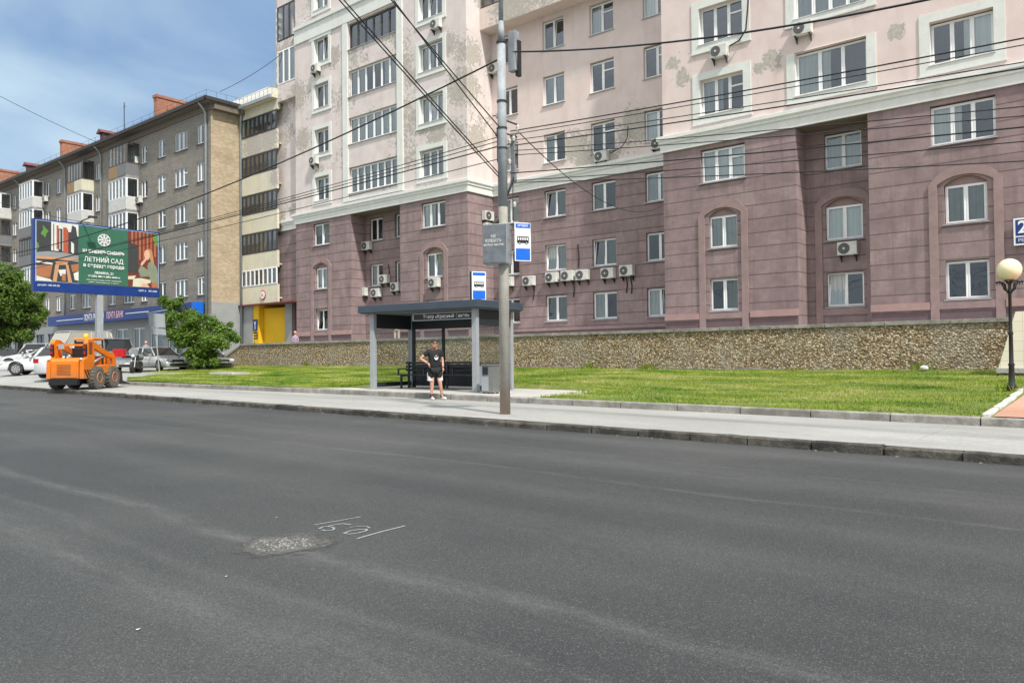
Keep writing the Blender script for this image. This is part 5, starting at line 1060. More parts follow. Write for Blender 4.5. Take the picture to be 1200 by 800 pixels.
for s_ in(-1,1):
    y0,y1=(s_*.55,s_*.70)
    P2(y0,y1,[(-1.32,.42),(-.62,.42),(-.5,1.25),(-.58,1.9),(-.95,1.92),(-1.05,1.78),(-1.0,1.25),(-1.3,1.12)],'tower',O,.015)
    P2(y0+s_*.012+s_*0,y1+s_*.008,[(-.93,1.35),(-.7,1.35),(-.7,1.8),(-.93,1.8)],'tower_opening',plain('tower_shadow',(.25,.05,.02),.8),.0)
    b=MB(); b.box(-1.10,-1.0,s_*.56,s_*.69,1.28,1.72); b.build('lamp_recess',M['black'],LD,bevel=.02)
    b=MB(); b.box(-1.12,-1.101,s_*.585,s_*.665,1.34,1.46); b.box(-1.12,-1.101,s_*.585,s_*.665,1.54,1.66); b.build('rear_lamp_lens',M['tail'],LD,bevel=.01)
    # striped warning decal
    b=MB()
    for k in range(3): x=-1.27+k*.17; yy=y1+s_*.004; b.prism([(x,yy,.76),(x+.09,yy,.76),(x+.3,yy,.46),(x+.21,yy,.46)],(0,s_*.003,0))
    b.build('warning_stripes',M['black'],LD)
    P2(s_*.56,s_*.68,[(-.98,1.72),(-.6,1.88),(.35,1.5),(1.0,1.38),(1.22,.78),(1.35,.45),(1.2,.42),(1.02,.75),(.85,1.18),(.3,1.3),(-.6,1.6)],'lift_arm',O,.012)
    P2(s_*.5,s_*.78,[(-.55,.75),(-.2,.92),(.35,.95),(.95,.9),(1.15,.62),(1.05,.55),(.8,.62),(.2,.6),(-.4,.6)],'fender',O,.02)
    b=MB(); b.tube([(-.55,s_*.62,1.0),(.35,s_*.62,1.3)],.045,10); b.tube([(.2,s_*.62,1.24),(.75,s_*.62,1.36)],.025,8); b.build('hydraulic_cylinder',M['steel'],LD,smooth=True)
    for x in(-.5,.64):
        w=MB(); wr=.445; c=(x,s_*.74,wr); w.lathe([(.2,-.14),(.37,-.15),(.415,-.13),(.42,0),(.415,.13),(.37,.15),(.2,.14)],c,28,0,'y')
        for k in range(20):
            a=2*PI*k/20
            for sd in(-1,1):
                aa=a+(.08 if sd>0 else -.08); M_=Matrix.Translation(Vector(c))@Matrix.Rotation(aa,4,'Y'); w.M=M_; w.prism([(.40,0,-.03),(.458,0,-.028),(.458,0,.028),(.40,0,.03)],(-.02,sd*.14,0.0)); w.M=None
        wo=w.build('wheel',M['muddy'],LD); w=MB(); w.lathe([(.205,.0),(.205,.02),(.17,.03),(.16,-.04),(.07,-.05),(.07,.0),(.02,.01)],(x,s_*.74+(.13 if s_>0 else -.13),wr),22,0,'y') if s_>0 else w.lathe([(.205,0),(.205,-.02),(.17,-.03),(.16,.04),(.07,.05),(.07,0),(.02,-.01)],(x,s_*.74-.13,wr),22,0,'y'); w.build('rim',M['rimO'],wo,smooth=True)
# cab
b=MB()
for x in(.0,.72):
    for s_ in(-1,1): b.tube([(x+(.0),s_*.36,.95),(x-.0,s_*.34,1.92)],.035,8)
for z in(1.25,1.5,1.72):
    for s_ in(-1,1): b.tube([(.0,s_*.35,z),(.72,s_*.35,z)],.015,6)
b.tube([(.0,-.36,1.3),(.0,.36,1.3)],.03,8); b.build('cab_frame',M['black'],LD)
P2(-.38,.38,[(-.12,1.90),(.8,1.90),(.76,1.96),(.5,2.0),(.05,2.0),(-.1,1.96)],'cab_roof',O,.03)
P2(-.30,.30,[(-.3,.95),(.2,.95),(.2,1.08),(-.15,1.1),(-.22,1.6),(-.32,1.6)],'seat',M['black'],.03)
P2(-.4,.4,[(-.4,.45),(1.0,.45),(1.05,.75),(.7,.95),(-.4,.95)],'chassis',O,.03)
b=MB(); b.box(-.04,-.02,-.32,.32,1.3,1.85); b.build('rear_screen',M['carglass'],LD)
b=MB(); b.tube([(-.45,.0,1.2),(-.45,0,1.26)],.03,8); b.tube([(-1.1,.1,1.2),(-1.02,.12,1.3),(-.9,.2,1.32)],.03,8); b.tube([(.7,-.45,1.95),(.8,-.5,1.85),(.75,-.5,1.5)],.05,8); b.build('hose',M['black'],LD)
b=MB(); b.lathe([(.09,0),(.095,.03),(.085,.12),(.05,.16),(.01,.17)],(.15,0,2.0),16); b.build('beacon',M['amber'],LD,smooth=True)
b=MB(); b.box(-.9,-.86,-.55,.55,1.66,1.74); b.build('rear_crossbar',O,LD)
b=MB(); b.box(-.93,-.91,.25,.47,1.55,1.74); b.build('number_plate',M['postgrey'],LD)
b=MB(); b.box(1.35,1.65,-.85,-.42,1.24,1.56); b.tube([(1.2,-.6,1.2),(1.4,-.6,1.3)],.03,6); b.build('tool_box',M['red'],LD,bevel=.03)
b=MB(); b.prism([(1.3,-.8,.15),(2.0,-.8,.12),(2.05,-.8,.16),(1.45,-.8,.28),(1.38,-.8,.7),(1.28,-.8,.7)],(0,1.6,0)); b.build('bucket',M['dsteel'],LD,bevel=.01)
P2(-.35,.35,[(1.1,.4),(1.3,.4),(1.3,1.3),(1.15,1.3)],'quick_hitch',O,.01)
for s_ in(-1,1): b=MB(); b.ball((-1.30,s_*.6,1.16),.05,10); b.build('rear_lamp',M['lens'],LD)
# ================================================================== PEOPLE
def skin_mesh(name,verts,edges,radii,mat,parent,subs=2,root=0,extra=None):
    me=bpy.data.meshes.new(name); me.from_pydata([tuple(v) for v in verts],edges,[]); o=bpy.data.objects.new(name,me); COL.objects.link(o)
    sk=o.modifiers.new('skin','SKIN'); sk.use_smooth_shade=True
    ly=me.skin_vertices[0].data if me.skin_vertices else None
    if ly is None:
        bpy.context.view_layer.objects.active=o; o.select_set(True); bpy.ops.object.modifier_remove(modifier='skin'); bpy.ops.object.modifier_add(type='SKIN'); ly=me.skin_vertices[0].data
    for i,r in enumerate(radii): ly[i].radius=r if isinstance(r,tuple) else (r,r)
    ly[root].use_root=True
    s2=o.modifiers.new('sub','SUBSURF'); s2.levels=subs; s2.render_levels=subs
    bpy.context.view_layer.update(); dg=bpy.context.evaluated_depsgraph_get(); m2=bpy.data.meshes.new_from_object(o.evaluated_get(dg)); bpy.data.objects.remove(o)
    m2.materials.clear(); m2.materials.append(mat); m2.polygons.foreach_set('use_smooth',[True]*len(m2.polygons)); r=bpy.data.objects.new(name,m2); COL.objects.link(r); r.parent=parent; return r
def joinmesh(objs,name,parent):
    import bmesh
    bm=bmesh.new()
    for o in objs: bm.from_mesh(o.data)
    me=bpy.data.meshes.new(name); bm.to_mesh(me); bm.free(); me.materials.append(objs[0].data.materials[0]); me.polygons.foreach_set('use_smooth',[True]*len(me.polygons))
    for o in objs: bpy.data.objects.remove(o)
    r=bpy.data.objects.new(name,me); COL.objects.link(r); r.parent=parent; return r
def hand(wr,d,side_,parent,curl=.4):
    """palm + five fingers; wr wrist, d direction, side_ thumb side vector"""
    d=Vector(d).normalized(); s=Vector(side_).normalized(); n=d.cross(s).normalized(); wr=Vector(wr); V=[wr,wr+d*.045,wr+d*.085]; E=[(0,1),(1,2)]; Rr=[(.024,.02),(.036,.016),(.038,.014)]; objs=[skin_mesh('palm',V,E,Rr,M['skin'],parent,1)]
    for k,(o,l) in enumerate(((.03,.068),(.011,.078),(-.010,.073),(-.030,.056))):
        b=wr+d*.078+s*o; p1=b+d*l*.45+n*l*.1*curl; p2=p1+(d*(1-curl)+n*curl).normalized()*l*.35; p3=p2+(d*(1-curl*1.6)+n*curl*1.6).normalized()*l*.25
        objs.append(skin_mesh('f',[b,p1,p2,p3],[(0,1),(1,2),(2,3)],[.009,.0085,.008,.0065],M['skin'],parent,1))
    b=wr+d*.02+s*.022; objs.append(skin_mesh('t',[b,b+d*.03+s*.026,b+d*.06+s*.034,b+d*.08+s*.03+n*.01],[(0,1),(1,2),(2,3)],[.012,.011,.010,.008],M['skin'],parent,1)); return objs
mpn=side(509.5,468.3); rzM=facecam(511)+R(14)
MAN=empty('person',mpn,rzM,'person in black printed T-shirt and black shorts standing with hand on hip at the shelter','person')
# local: x right (viewer), -y toward camera, z up.  1.74 m
hipL,hipR=(.09,0,.90),(-.09,0,.90)
body=[(0,0,.93),(0,.0,1.08),(0,.0,1.24),(0,.01,1.38),(0,.0,1.46),(0,-.015,1.53),   # 0-5 spine neck
 (-.175,.01,1.40),(-.41,.03,1.19),(-.205,-.06,1.06),      # 6-8 right arm (viewer left), hand on hip
 (.17,.01,1.40),(.245,.01,1.14),(.235,-.07,.93),          # 9-11 left arm
 (-.09,0,.88),(-.085,-.03,.49),(-.085,.02,.10),(-.08,-.10,.035), # 12-15
 (.09,0,.88),(.15,-.05,.49),(.225,.02,.10),(.275,-.08,.035)]
ed=[(0,1),(1,2),(2,3),(3,4),(4,5),(3,6),(6,7),(7,8),(3,9),(9,10),(10,11),(0,12),(12,13),(13,14),(14,15),(0,16),(16,17),(17,18),(18,19)]
rd=[(.135,.10),(.125,.095),(.145,.10),(.14,.09),.058,.055,(.06,.055),.040,.028,(.06,.055),.041,.028,(.088,.085),.056,.037,.032,(.088,.085),.056,.037,.032]
rd[13]=rd[17]=.062; rd[12]=rd[16]=(.1,.095); bd=skin_mesh('body',body,ed,rd,M['skin'],MAN)
# head
b=MB(); N=16
prof=[(.02,-.125),(.055,-.115),(.07,-.085),(.076,-.03),(.08,.02),(.082,.06),(.07,.095),(.04,.118),(.01,.122)]
rowsH=[]
for (r,z) in prof:
    pts=[]
    for q_ in range(N):
        a=2*PI*q_/N; x=r*math.cos(a)*.92; y=r*math.sin(a)*1.15
        if math.sin(a)<-.2 and -.1<z<.0: y-=.006
        pts.append((x,y-.015,1.62+z))
    rowsH.append(b._p(pts))
for k in range(len(prof)-1):
    for q_ in range(N): w=(q_+1)%N; b.f.append((rowsH[k]+q_,rowsH[k]+w,rowsH[k+1]+w,rowsH[k+1]+q_)); b.m.append(0)
b.f.append(tuple(rowsH[-1]+q_ for q_ in range(N))); b.m.append(0)
b.prism([(-.013,-.105,1.585),(.013,-.105,1.585),(.004,-.108,1.635),(-.004,-.108,1.635)],(0,-.02,0)); b.tube([(0,-.0,1.49),(0,-.01,1.56)],.052,12)
for s_ in(-1,1): b.ball((s_*.077,-.01,1.615),.018,8,sz=1.6)
hd=b.build('headpart',M['skin'],MAN,smooth=True)
hs=hand((-.21,-.07,1.06),(.35,-.5,-.75),(.2,.3,1),MAN,.5)+hand((.235,-.075,.925),(.0,-.1,-1),(-.4,-1,.1),MAN,.4)
bodyo=joinmesh([bd,hd]+hs,'body',MAN)
b=MB(); b.box(-.02,.02,-.108,-.104,1.560,1.566); b.build('mouth',flat('lip',(.3,.1,.09)),MAN)
b=MB(); b.box(-.062,-.008,-.118,-.106,1.622,1.655); b.box(.008,.062,-.118,-.106,1.622,1.655); b.box(-.01,.01,-.116,-.108,1.645,1.652); b.box(-.08,-.06,-.11,0,1.643,1.652); b.box(.06,.08,-.11,0,1.643,1.652); b.build('sunglasses',M['black'],MAN,bevel=.004)
b=MB(); pr=[(.083,.0),(.092,.03),(.093,.06),(.082,.105),(.05,.134),(.01,.141)]; rr=[]
for (r,z) in pr:
    rr.append(b._p([(r*math.cos(2*PI*q_/N)*.95, r*math.sin(2*PI*q_/N)*1.16-.008+(.03 if (math.sin(2*PI*q_/N)<-.3 and z<.06) else 0),1.622+z) for q_ in range(N)]))
for k in range(5):
    for q_ in range(N): w=(q_+1)%N; b.f.append((rr[k]+q_,rr[k]+w,rr[k+1]+w,rr[k+1]+q_)); b.m.append(0)
b.f.append(tuple(rr[-1]+q_ for q_ in range(N))); b.m.append(0); b.build('hair',M['hair'],MAN,smooth=True)
skin_mesh('t_shirt',[(0,0,.84),(0,0,1.06),(0,0,1.24),(0,.01,1.37),(0,.0,1.445),(-.175,.01,1.395),(-.31,.02,1.27),(.175,.01,1.395),(.225,.01,1.23)],[(0,1),(1,2),(2,3),(3,4),(3,5),(5,6),(3,7),(7,8)],[(.185,.14),(.175,.135),(.20,.14),(.19,.125),(.08,.07),(.095,.08),.08,(.095,.08),.08],M['clothK'],MAN)
b=MB(); 
for pts in ([(-.085,1.27),(-.03,1.2),(.0,1.24),(.03,1.2),(.095,1.27),(.07,1.16),(.03,1.13),(-.03,1.13),(-.06,1.17)],[(-.03,1.32),(-.005,1.26),(.02,1.27),(.05,1.33),(.02,1.30),(0,1.29)]): b.prism([(x*.72+.01,-.165,1.22+(z-1.22)*.75) for x,z in pts],(0,-.003,0))
b.build('shirt_print',M['clothW'],MAN)
skin_mesh('shorts',[(0,0,.93),(-.10,0,.86),(-.105,-.015,.58),(.10,0,.86),(.15,-.03,.58)],[(0,1),(1,2),(0,3),(3,4)],[(.165,.125),(.115,.11),(.105,.1),(.115,.11),(.105,.1)],M['clothK'],MAN,1)
for s_,x in((-1,-.205),(1,.225)):
    b=MB(); b.prism([(x,-.02,.8),(x+.0,.03,.8),(x,.05,.56),(x,-.06,.56)],(s_*.004,0,0)); b.prism([(x-s_*.10,-.118,.6),(x-s_*.005,-.07,.7),(x-s_*.005,-.07,.55),(x-s_*.15,-.118,.55)],(0,-.004,0)); b.build('side_stripe',M['clothW'],MAN)
for (x,y,dx) in((-.085,.03,.015),(.225,.04,.08)):
    b=MB(); b.tube([(x,y-.01,.07),(x,y-.01,.17)],[.05,.046],12); b.build('sock',M['clothK'],MAN,smooth=True)
    sh=skin_mesh('shoe',[(x,y+.03,.045),(x+dx*.4,y-.06,.045),(x+dx,y-.18,.035)],[(0,1),(1,2)],[(.045,.05),(.048,.048),(.042,.034)],M['clothW'],MAN); b=MB(); b.prism([(x-.035,y-.03,.085),(x+.035+dx*.2,y-.03,.085),(x+.03+dx*.5,y-.1,.08),(x-.03+dx*.5,y-.1,.08)],(0,0,.012)); b.build('shoe_tongue',M['clothK'],sh)
# background people
def bgperson(loc,rz,label,coat,sit=False,hairm='hair',hat=None,pants='clothG',sc=1):
    t=empty('person',loc,rz,label,'person'); t.scale=(sc,)*3; 
    if sit: V=[(0,0,.45),(0,0,.75),(0,0,.95),(0,0,1.05),(0,-.02,1.13),(-.16,0,.93),(-.22,-.05,.68),(-.1,-.25,.6),(.16,0,.93),(.22,-.05,.68),(.1,-.25,.6),(-.1,-.02,.45),(-.11,-.42,.45),(-.11,-.42,.08),(-.11,-.52,.04),(.1,-.02,.45),(.11,-.42,.45),(.11,-.42,.08),(.11,-.52,.04)]; hz=1.24; sh=-.45+.93-.93
    else: V=[(0,0,.93),(0,0,1.15),(0,0,1.36),(0,0,1.46),(0,-.015,1.53),(-.17,0,1.38),(-.23,.01,1.1),(-.2,-.08,.85),(.17,0,1.38),(.23,.01,1.1),(.22,-.06,.85),(-.09,0,.88),(-.1,0,.48),(-.1,.03,.08),(-.1,-.1,.04),(.09,0,.88),(.1,0,.48),(.1,.03,.08),(.1,-.1,.04)]; hz=1.64
    E_=[(0,1),(1,2),(2,3),(3,4),(2,5),(5,6),(6,7),(2,8),(8,9),(9,10),(0,11),(11,12),(12,13),(13,14),(0,15),(15,16),(16,17),(17,18)]
    bo=skin_mesh('body',V,E_,[(.13,.1),(.125,.095),(.14,.09),.055,.05,.055,.04,.03,.055,.04,.03,.08,.055,.04,.035,.08,.055,.04,.035],M['skin'],t,1)
    b=MB(); b.ball((0,-.02,hz),.098,14,sz=1.2); b.prism([(-.012,-.11,hz-.03),(.012,-.11,hz-.03),(0,-.112,hz+.02)],(0,-.02,0)); h_=b.build('h',M['skin'],t,smooth=True); joinmesh([bo,h_],'body',t)
    b=MB(); b.ball((0,.012,hz+.035),.103,14); b.build('hair' if not hat else 'hat',M[hat or hairm],t,smooth=True)
    i=[0,1,2,3,5,6,7,8,9,10]; mp_={k:n for n,k in enumerate(i)}; VV=[V[k] for k in i]
    skin_mesh('coat',[Vector(v) for v in VV],[(0,1),(1,2),(2,3),(2,4),(4,5),(5,6),(2,7),(7,8),(8,9)],[(.18,.14),(.16,.12),(.165,.11),.06,.075,.06,.045,.075,.06,.045],M[coat],t,1)
    i=[0,11,12,13,15,16,17]; VV=[V[k] for k in i]; skin_mesh('trousers',VV,[(0,1),(1,2),(2,3),(0,4),(4,5),(5,6)],[(.14,.11),.09,.07,.06,.09,.07,.06],M[pants],t,1); return t
p=atv(465,390,31.2); bgperson((p.x,31.2,2.25),facecam(465),'person in beige coat walking on the terrace seen through the shelter glass','clothB',pants='clothB',sc=1.08)
p=atv(346,400,31.0); bgperson((p.x,31.0,2.08),facecam(346),'person in mauve top sitting low behind the stone wall','clothP',sit=True,hat='clothP',sc=.95)
p=atd(171,412,57); p.z=lotz(p.x,p.y)+.25; bgperson(p,facecam(171),'person in grey jacket and cap standing beyond the silver car','clothG',hat='clothP')
# ================================================================== SIGN POST (left lot)
sp=side(187,436,.4); sp.z=grz(sp.x,sp.y)-.05; SPn=empty('road_sign',sp,0,'leaning pole with two grey sign backs beside the silver car','sign')
t_=atd(180,366,(sp.x*-cY+sp.y*sY))-sp; b=MB(); b.tube([(0,0,0),t_],.035,8); b.build('post',M['postgrey'],SPn)
fc=facecam(183)
for k,(x0,x1,y0,y1) in enumerate([(174,193,366.5,383),(175.5,194,384,391.5)]):
    dd=(sp.x*-cY+sp.y*sY)-.05; A_=[atd(x0,y0,dd),atd(x1,y0+1.5,dd),atd(x1+1,y1+1,dd),atd(x0+1,y1,dd)]; b=MB(); b.prism([v-sp for v in A_],Vector((cY,-sY,0))*.02); b.build('sign_plate',M['postgrey'],SPn)
b=MB(); a_,c_=atd(172,367,dd)-sp,atd(196,363,dd)-sp; b.tube([a_,c_],.03,6); b.build('cross_bar',M['steel'],SPn)
# ================================================================== TREES
def leaves(name,clumps,n,size,mat,parent):
    cl=np.array([c[:3] for c in clumps]); rr=np.array([c[3] for c in clumps]); w=rr**2; w/=w.sum(); idx=np.random.choice(len(cl),n,p=w)
    d=np.random.normal(size=(n,3)); d/=np.linalg.norm(d,axis=1)[:,None]; rad=np.random.rand(n)**.45*np.where(np.random.rand(n)<.16,1.35,1); c=cl[idx]+d*(rad*rr[idx])[:,None]*np.array([1,1,.8])
    nrm=d+np.random.normal(size=(n,3))*.7+np.array([0,0,.5]); nrm/=np.linalg.norm(nrm,axis=1)[:,None]; a=np.cross(nrm,np.random.normal(size=(n,3))); a/=np.linalg.norm(a,axis=1)[:,None]; b=np.cross(nrm,a); s=size*np.random.uniform(.6,1.3,n)[:,None]
    co=np.stack([c-a*s,c+b*s*.45+nrm*s*.12,c+a*s,c-b*s*.45+nrm*s*.12],1); me=bpy.data.meshes.new(name); me.vertices.add(4*n); me.vertices.foreach_set('co',co.ravel()); me.loops.add(4*n); me.loops.foreach_set('vertex_index',np.arange(4*n)); me.polygons.add(n); me.polygons.foreach_set('loop_start',np.arange(0,4*n,4)); me.polygons.foreach_set('loop_total',np.full(n,4)); me.materials.append(mat); me.update(); me.validate()
    o=bpy.data.objects.new(name,me); COL.objects.link(o); o.parent=parent; return o
def tree(name,base,clumps,nl,size,mat,label,cat,stems):
    t=empty(name,base,0,label,cat); b=MB(); B=Vector(base)
    for st in stems: b.tube(st[0],st[1],8)
    for c in clumps: 
        r0=random.choice(stems)[0]; p=r0[-1] if random.random()<.6 else r0[len(r0)//2]; p=Vector(p); q=Vector(c[:3]); m=(p+q)/2+Vector((random.uniform(-.2,.2),random.uniform(-.2,.2),.1)); b.tube([p,m,q],[.05,.03,.012],5)
    b.build('trunk',M['bark'],t,smooth=True); leaves('crown',clumps,nl,size,mat,t); return t
# bush-tree right of cars : silhouettes measured at the trunk's distance
bt=side(232,433,.5); bt.z=grz(bt.x,bt.y)-.05; dB=bt.x*-cY+bt.y*sY
cl=[]
for (x,y,r) in [(205,357,.62),(215,368,.8),(200,372,.7),(222,382,.8),(206,390,.85),(235,388,.8),(247,378,.7),(258,387,.75),(268,392,.6),(277,397,.42),(228,398,.8),(212,402,.7),(246,402,.8),(262,404,.6),(233,412,.75),(247,416,.6),(222,416,.6),(238,425,.5),(228,426,.45),(252,424,.4),(196,360,.4),(192,352,.5),(225,368,.6),(218,392,.8),(240,396,.8),(226,374,.7),(252,398,.7),(232,402,.8),(198,385,.6),(212,349,.35),(270,380,.35),(240,371,.4)]:
    for k in range(2):
        v=atd(x,y,dB+random.uniform(-.9,.9))-bt; cl.append((v.x,v.y,v.z,r*random.uniform(.5,.85)))
random.seed(11)
tree('bush',bt,cl,23000,.085,M['leafA'],'big leafy green bush with several stems at the left end of the stone wall','bush',[([(0,0,0),(.1,0,.8),(.25,.1,1.8),(.3,.1,2.6)],[.09,.07,.05,.03]),([(.05,0,0),(-.3,.1,.9),(-.9,.1,2.0),(-1.1,.1,3.2)],[.08,.06,.045,.02]),([(-.05,0,0),(.5,.3,.9),(1.2,.6,1.7)],[.07,.05,.03])])
lt=Vector((-64.5,21.3,lotz(-64.5,21.3))); dT=lt.x*-cY+lt.y*sY; cl=[]
for (x,y,r) in [(52,366,.5),(50,345,.4),(0,322,1.2),(10,330,1.3),(22,338,1.3),(-15,330,1.5),(32,350,1.2),(40,362,1.0),(10,352,1.6),(-10,360,1.8),(22,368,1.5),(0,380,1.6),(36,378,1.1),(14,390,1.3),(-20,390,1.6),(46,372,.7),(28,392,1.0),(-30,350,2),(5,316,.9),(-12,312,1.0),(18,322,.8),(44,352,.6),(2,400,.9),(-40,375,2),(-5,340,1.5)]:
    for k in range(3):
        v=atd(x,y,dT+random.uniform(-1.8,1.8))-lt; cl.append((v.x,v.y,v.z,r*random.uniform(.5,.8)))
tree('broadleaf_tree',lt,cl,30000,.13,M['leafB'],'dense dark green broadleaf tree at the far left over the parked cars','tree',[([(0,0,0),(.1,0,1.5),(0,.1,3.2),(.1,.2,5.0)],[.22,.18,.14,.07]),([(0,.1,2),(1.2,.3,3.5),(2.0,.5,4.4)],[.12,.08,.04]),([(0,.1,1.8),(-1.4,-.5,3.2),(-2.2,-1,4.2)],[.12,.08,.04])])
# weeds at wall foot and lamp
def weeds(loc,n,r,h,label):
    t=MB(); rn=random.Random(int(loc[0]*10))
    for k in range(n):
        a=rn.uniform(0,2*PI); q=rn.random()*r; x,y=math.cos(a)*q,math.sin(a)*q*.5; w=.012; hh=h*rn.uniform(.5,1.1); dx,dy=rn.uniform(-.08,.08),rn.uniform(-.08,.08)
        t.poly([(x-w,y,0),(x+w,y,0),(x+dx+w*.5,y+dy,hh*.6),(x+dx*1.8,y+dy*1.8,hh)])
    o=t.build('weed_tuft',M['blade'],fixn=False); o.location=loc; tag(o,label,'weeds','weeds along the wall foot')
for px,lb in((1078,'tall weed tuft by the white stone at the wall foot'),(760,'weed tuft at the wall foot under the right wing corner'),(690,'weed tuft at the wall foot right of the shelter pole'),(360,'weed tuft at the wall foot left of the shelter')):
    p=atv(px,430,29.8); weeds((p.x,29.75,grz(p.x,29.8)),90,.5,.32,lb)
weeds((lp.x,lp.y,lp.z-.03),70,.35,.28,'weed tuft round the foot of the lamp post')
st=atv(1083,432,29.6); b=MB(); b.ball((0,0,.1),.14,8,sz=.7); o=b.build('loose_stone',M['whitekerb']); o.location=(st.x,29.6,grz(st.x,29.6)); tag(o,'pale loose stone lying at the foot of the wall','stone')
hs_=side(262,436,.55); b=MB(); b.box(-1.0,1.1,-.5,.5,0,.14); o=b.build('concrete_slab',M['concrete'],bevel=.02); o.location=(hs_.x,hs_.y+.3,grz(hs_.x,hs_.y)-.02); tag(o,'flat concrete hatch slab in the grass before the bush','slab')
# ================================================================== ROAD DETAILS
pc=Vector((-5.22,3.58,0)); RP=[]
b=MB(); nR=40; rn=random.Random(5); pts=[]
ax=Vector((.773,.635,0)); ay=Vector((-.635,.773,0))
for k in range(nR):
    a=2*PI*k/nR; r=.95+.12*math.sin(3*a+1)+.07*math.sin(7*a)+rn.uniform(-.08,.08); p=pc+ax*math.cos(a)*.46*r+ay*math.sin(a)*.44*r; pts.append((p.x,p.y,r_(p.x)+.005))
b.poly(pts); 
def mk_patch():
    t=NT('broken_asphalt_dust'); n=t.noise(9,7,.7); n2=t.noise(45,4,.8); k=t.ramp(n,[(.3,(.06,.06,.058)),(.55,(.12,.119,.112)),(.75,(.2,.195,.18))]); k=t.mix(t.ramp(n2,[(.4,.6),(.55,0)]),k,(.045,.045,.043)); k=t.mix(t.ramp(n2,[(.6,0),(.72,.6)]),k,(.38,.37,.34)); t.col(k); t.rough(.95); t.bump(n2,.012)
    d=t.n('ShaderNodeVectorMath',operation='LENGTH'); t.l(t.map((2.2,2.2,0)),d.inputs[0]); v=t.math('ADD',d.outputs['Value'],t.math('MULTIPLY',t.math('SUBTRACT',t.noise(5,6,.7),.5),1.3)); al=t.ramp(v,[(.58,1),(.86,0)]); t.l(al,t.b.inputs['Alpha']); return t.m
o=b.build('road_patch',mk_patch()); centre(o); tag(o,'pale dusty round patch of broken asphalt in the road','road patch')
b=MB()
for k in range(240):
    a=rn.uniform(0,2*PI); q=rn.random()**.7*.22; c=pc-ax*.03+ax*math.cos(a)*q*1.1+ay*math.sin(a)*q; s_=rn.uniform(.002,.008); z=r_(c.x)+.005
    b.M=Matrix.Translation((c.x,c.y,z+s_*.4))@Matrix.Rotation(rn.uniform(0,6),4,'Z')@Matrix.Rotation(rn.uniform(0,6),4,'X'); b.box(-s_,s_,-s_*.7,s_*.7,-s_*.6,s_*.6)
b.M=None; o=b.build('gravel',M['gravel']); centre(o); tag(o,'pale loose gravel heaped on the broken road patch','gravel',kind='stuff')
def ribbon(mb,px,w):
    pts=[side(x,y,.004) for x,y in px]
    for i in range(len(pts)-1):
        d=(pts[i+1]-pts[i]); n=Vector((-d.y,d.x,0)).normalized()*w; mb.quad(pts[i]-n,pts[i+1]-n,pts[i+1]+n,pts[i]+n)
b=MB(); z4=lambda l:[(250+x/4,560+y/4) for x,y in l]
ribbon(b,z4([(470,218),(580,200),(690,180)]),.009); ribbon(b,z4([(675,282),(780,252),(900,222)]),.012)
ribbon(b,z4([(495,236),(515,227),(550,226),(568,233),(560,242),(530,245),(505,241)]),.010); ribbon(b,z4([(530,226),(570,217),(610,212),(645,218)]),.010)
ribbon(b,z4([(612,258),(635,247),(680,240),(722,238),(715,246),(680,256),(640,261),(612,258)]),.010); ribbon(b,z4([(640,230),(680,224),(718,224),(735,233)]),.007)
o=b.build('chalk_marking',M['chalk'],fixn=False); centre(o); tag(o,'white chalk figures between two chalk lines on the asphalt','chalk marking')
for i,(x,y,lb) in enumerate(((162,737,'white paper scrap on the lower left asphalt'),(324,606,'tiny white scrap above the broken patch'),(208,472,'white litter against the road kerb'),(265,675,'tiny pale scrap left of the broken patch'))):
    p=side(x,y,.004); s_=.016 if i in(0,) else .012 if y>600 else .04; b=MB(); b.poly([(-s_,-s_*.5,0),(s_,-s_*.7,.004),(s_*.8,s_*.6,.008),(-s_*.3,s_*.8,.002)]); o=b.build('paper_scrap',M['white'],fixn=False); o.location=p; tag(o,lb,'litter','litter scraps on the road')
# dirt line in the gutter
b=MB(); rn=random.Random(9)
for k in range(90):
    u=rn.uniform(-38,6); v=11.93-abs(rn.gauss(0,.04)); s_=rn.uniform(.006,.02); b.M=Matrix.Translation((u,v,r_(u)+s_*.3))@Matrix.Rotation(rn.uniform(0,6),4,'Z'); b.box(-s_,s_,-s_*.6,s_*.6,-s_*.4,s_*.4)
b.M=None; tag(b.build('gutter_grit',M['gravel']),'loose grit scattered along the road kerb','grit',kind='stuff')
# ================================================================== WORLD + SUN
az=R(-20); el=R(52)
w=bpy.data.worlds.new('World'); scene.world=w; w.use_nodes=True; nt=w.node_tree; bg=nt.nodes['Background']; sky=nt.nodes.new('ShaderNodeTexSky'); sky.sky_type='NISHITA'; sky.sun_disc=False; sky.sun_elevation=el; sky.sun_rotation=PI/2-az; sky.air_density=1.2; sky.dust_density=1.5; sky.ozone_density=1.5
tc=nt.nodes.new('ShaderNodeTexCoord'); mp=nt.nodes.new('ShaderNodeMapping'); nt.links.new(tc.outputs['Generated'],mp.inputs[0]); mp.inputs['Scale'].default_value=(1,1,2.2); mp.inputs['Location'].default_value=(.35,.2,.1)
ns=nt.nodes.new('ShaderNodeTexNoise'); nt.links.new(mp.outputs[0],ns.inputs[0]); ns.inputs['Scale'].default_value=1.9; ns.inputs['Detail'].default_value=4; ns.inputs['Roughness'].default_value=.5; ns.inputs['Distortion'].default_value=.4
rp=nt.nodes.new('ShaderNodeValToRGB'); nt.links.new(ns.outputs['Fac'],rp.inputs[0]); rp.color_ramp.elements[0].position=.36; rp.color_ramp.elements[0].color=(.1,.1,.1,1); rp.color_ramp.elements[1].position=.72; rp.color_ramp.elements[1].color=(.75,.75,.75,1)
def nn(k,**a):
    o=nt.nodes.new(k)
    for q_,v_ in a.items(): setattr(o,q_,v_)
    return o
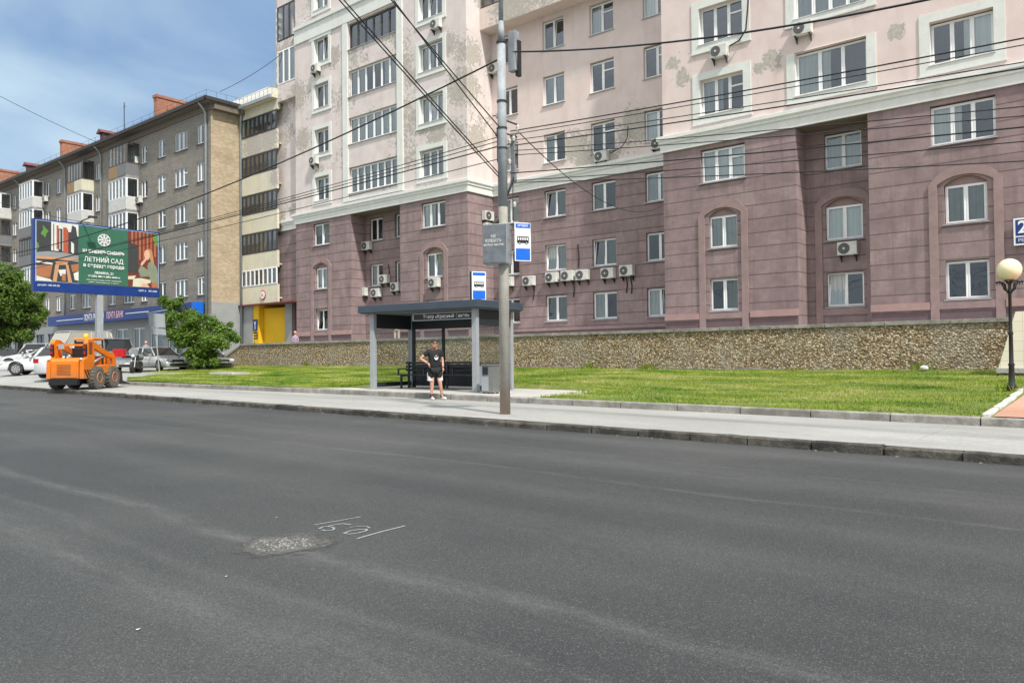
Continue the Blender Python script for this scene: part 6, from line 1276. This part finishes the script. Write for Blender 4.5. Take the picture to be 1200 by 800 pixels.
def mth(op,a,b_,clamp=False):
    o=nn('ShaderNodeMath',operation=op,use_clamp=clamp)
    for i_,v_ in((0,a),(1,b_)):
        if isinstance(v_,(int,float)): o.inputs[i_].default_value=v_
        else: nt.links.new(v_,o.inputs[i_])
    return o.outputs[0]
def mxc(f,a,b_):
    o=nn('ShaderNodeMix',data_type='RGBA')
    for i_,v_ in((0,f),(6,a),(7,b_)):
        if isinstance(v_,tuple): o.inputs[i_].default_value=(*v_,1)
        elif isinstance(v_,(int,float)): o.inputs[i_].default_value=v_
        else: nt.links.new(v_,o.inputs[i_])
    return o.outputs[2]
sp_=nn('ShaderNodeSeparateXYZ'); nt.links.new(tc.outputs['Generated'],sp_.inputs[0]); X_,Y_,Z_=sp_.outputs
# blue-grey rain cloud over the blocks, unseen bright cloud deck added behind camera and overhead to light the facades
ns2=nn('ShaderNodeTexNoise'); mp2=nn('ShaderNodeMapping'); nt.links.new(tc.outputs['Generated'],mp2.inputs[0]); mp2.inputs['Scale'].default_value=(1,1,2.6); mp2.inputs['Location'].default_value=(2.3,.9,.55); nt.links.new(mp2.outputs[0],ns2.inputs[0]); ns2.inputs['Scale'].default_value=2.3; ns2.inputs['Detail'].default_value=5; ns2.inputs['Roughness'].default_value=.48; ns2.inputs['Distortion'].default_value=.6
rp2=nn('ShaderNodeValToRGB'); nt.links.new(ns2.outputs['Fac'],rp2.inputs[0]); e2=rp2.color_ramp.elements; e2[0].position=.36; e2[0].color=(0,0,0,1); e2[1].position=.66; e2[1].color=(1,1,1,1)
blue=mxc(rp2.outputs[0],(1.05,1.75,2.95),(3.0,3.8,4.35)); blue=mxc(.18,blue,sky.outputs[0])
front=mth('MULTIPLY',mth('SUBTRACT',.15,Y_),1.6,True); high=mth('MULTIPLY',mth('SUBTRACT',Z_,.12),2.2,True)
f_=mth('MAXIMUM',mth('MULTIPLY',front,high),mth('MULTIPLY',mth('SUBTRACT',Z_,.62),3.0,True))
fill_deck=mxc(rp.outputs[0],(5.2,5.6,6.0),(9.4,9.4,9.3))
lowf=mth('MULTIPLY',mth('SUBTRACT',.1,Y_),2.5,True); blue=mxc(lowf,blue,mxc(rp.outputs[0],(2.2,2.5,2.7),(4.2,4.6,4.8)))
nt.links.new(mxc(f_,blue,fill_deck),bg.inputs[0]); bg.inputs[1].default_value=.12
sl=bpy.data.lights.new('sun','SUN'); sl.energy=3.0; sl.angle=R(3); sl.color=(1,.95,.88); so=bpy.data.objects.new('sun',sl); COL.objects.link(so)
dv=Vector((math.cos(az)*math.cos(el),math.sin(az)*math.cos(el),math.sin(el))); so.rotation_euler=dv.to_track_quat('Z','Y').to_euler(); so.location=dv*50
scene.view_settings.view_transform='Standard'; scene.view_settings.look='None'; scene.view_settings.gamma=1; scene.view_settings.exposure=.76
scene.render.engine='CYCLES'; scene.cycles.transparent_max_bounces=10; scene.cycles.max_bounces=5
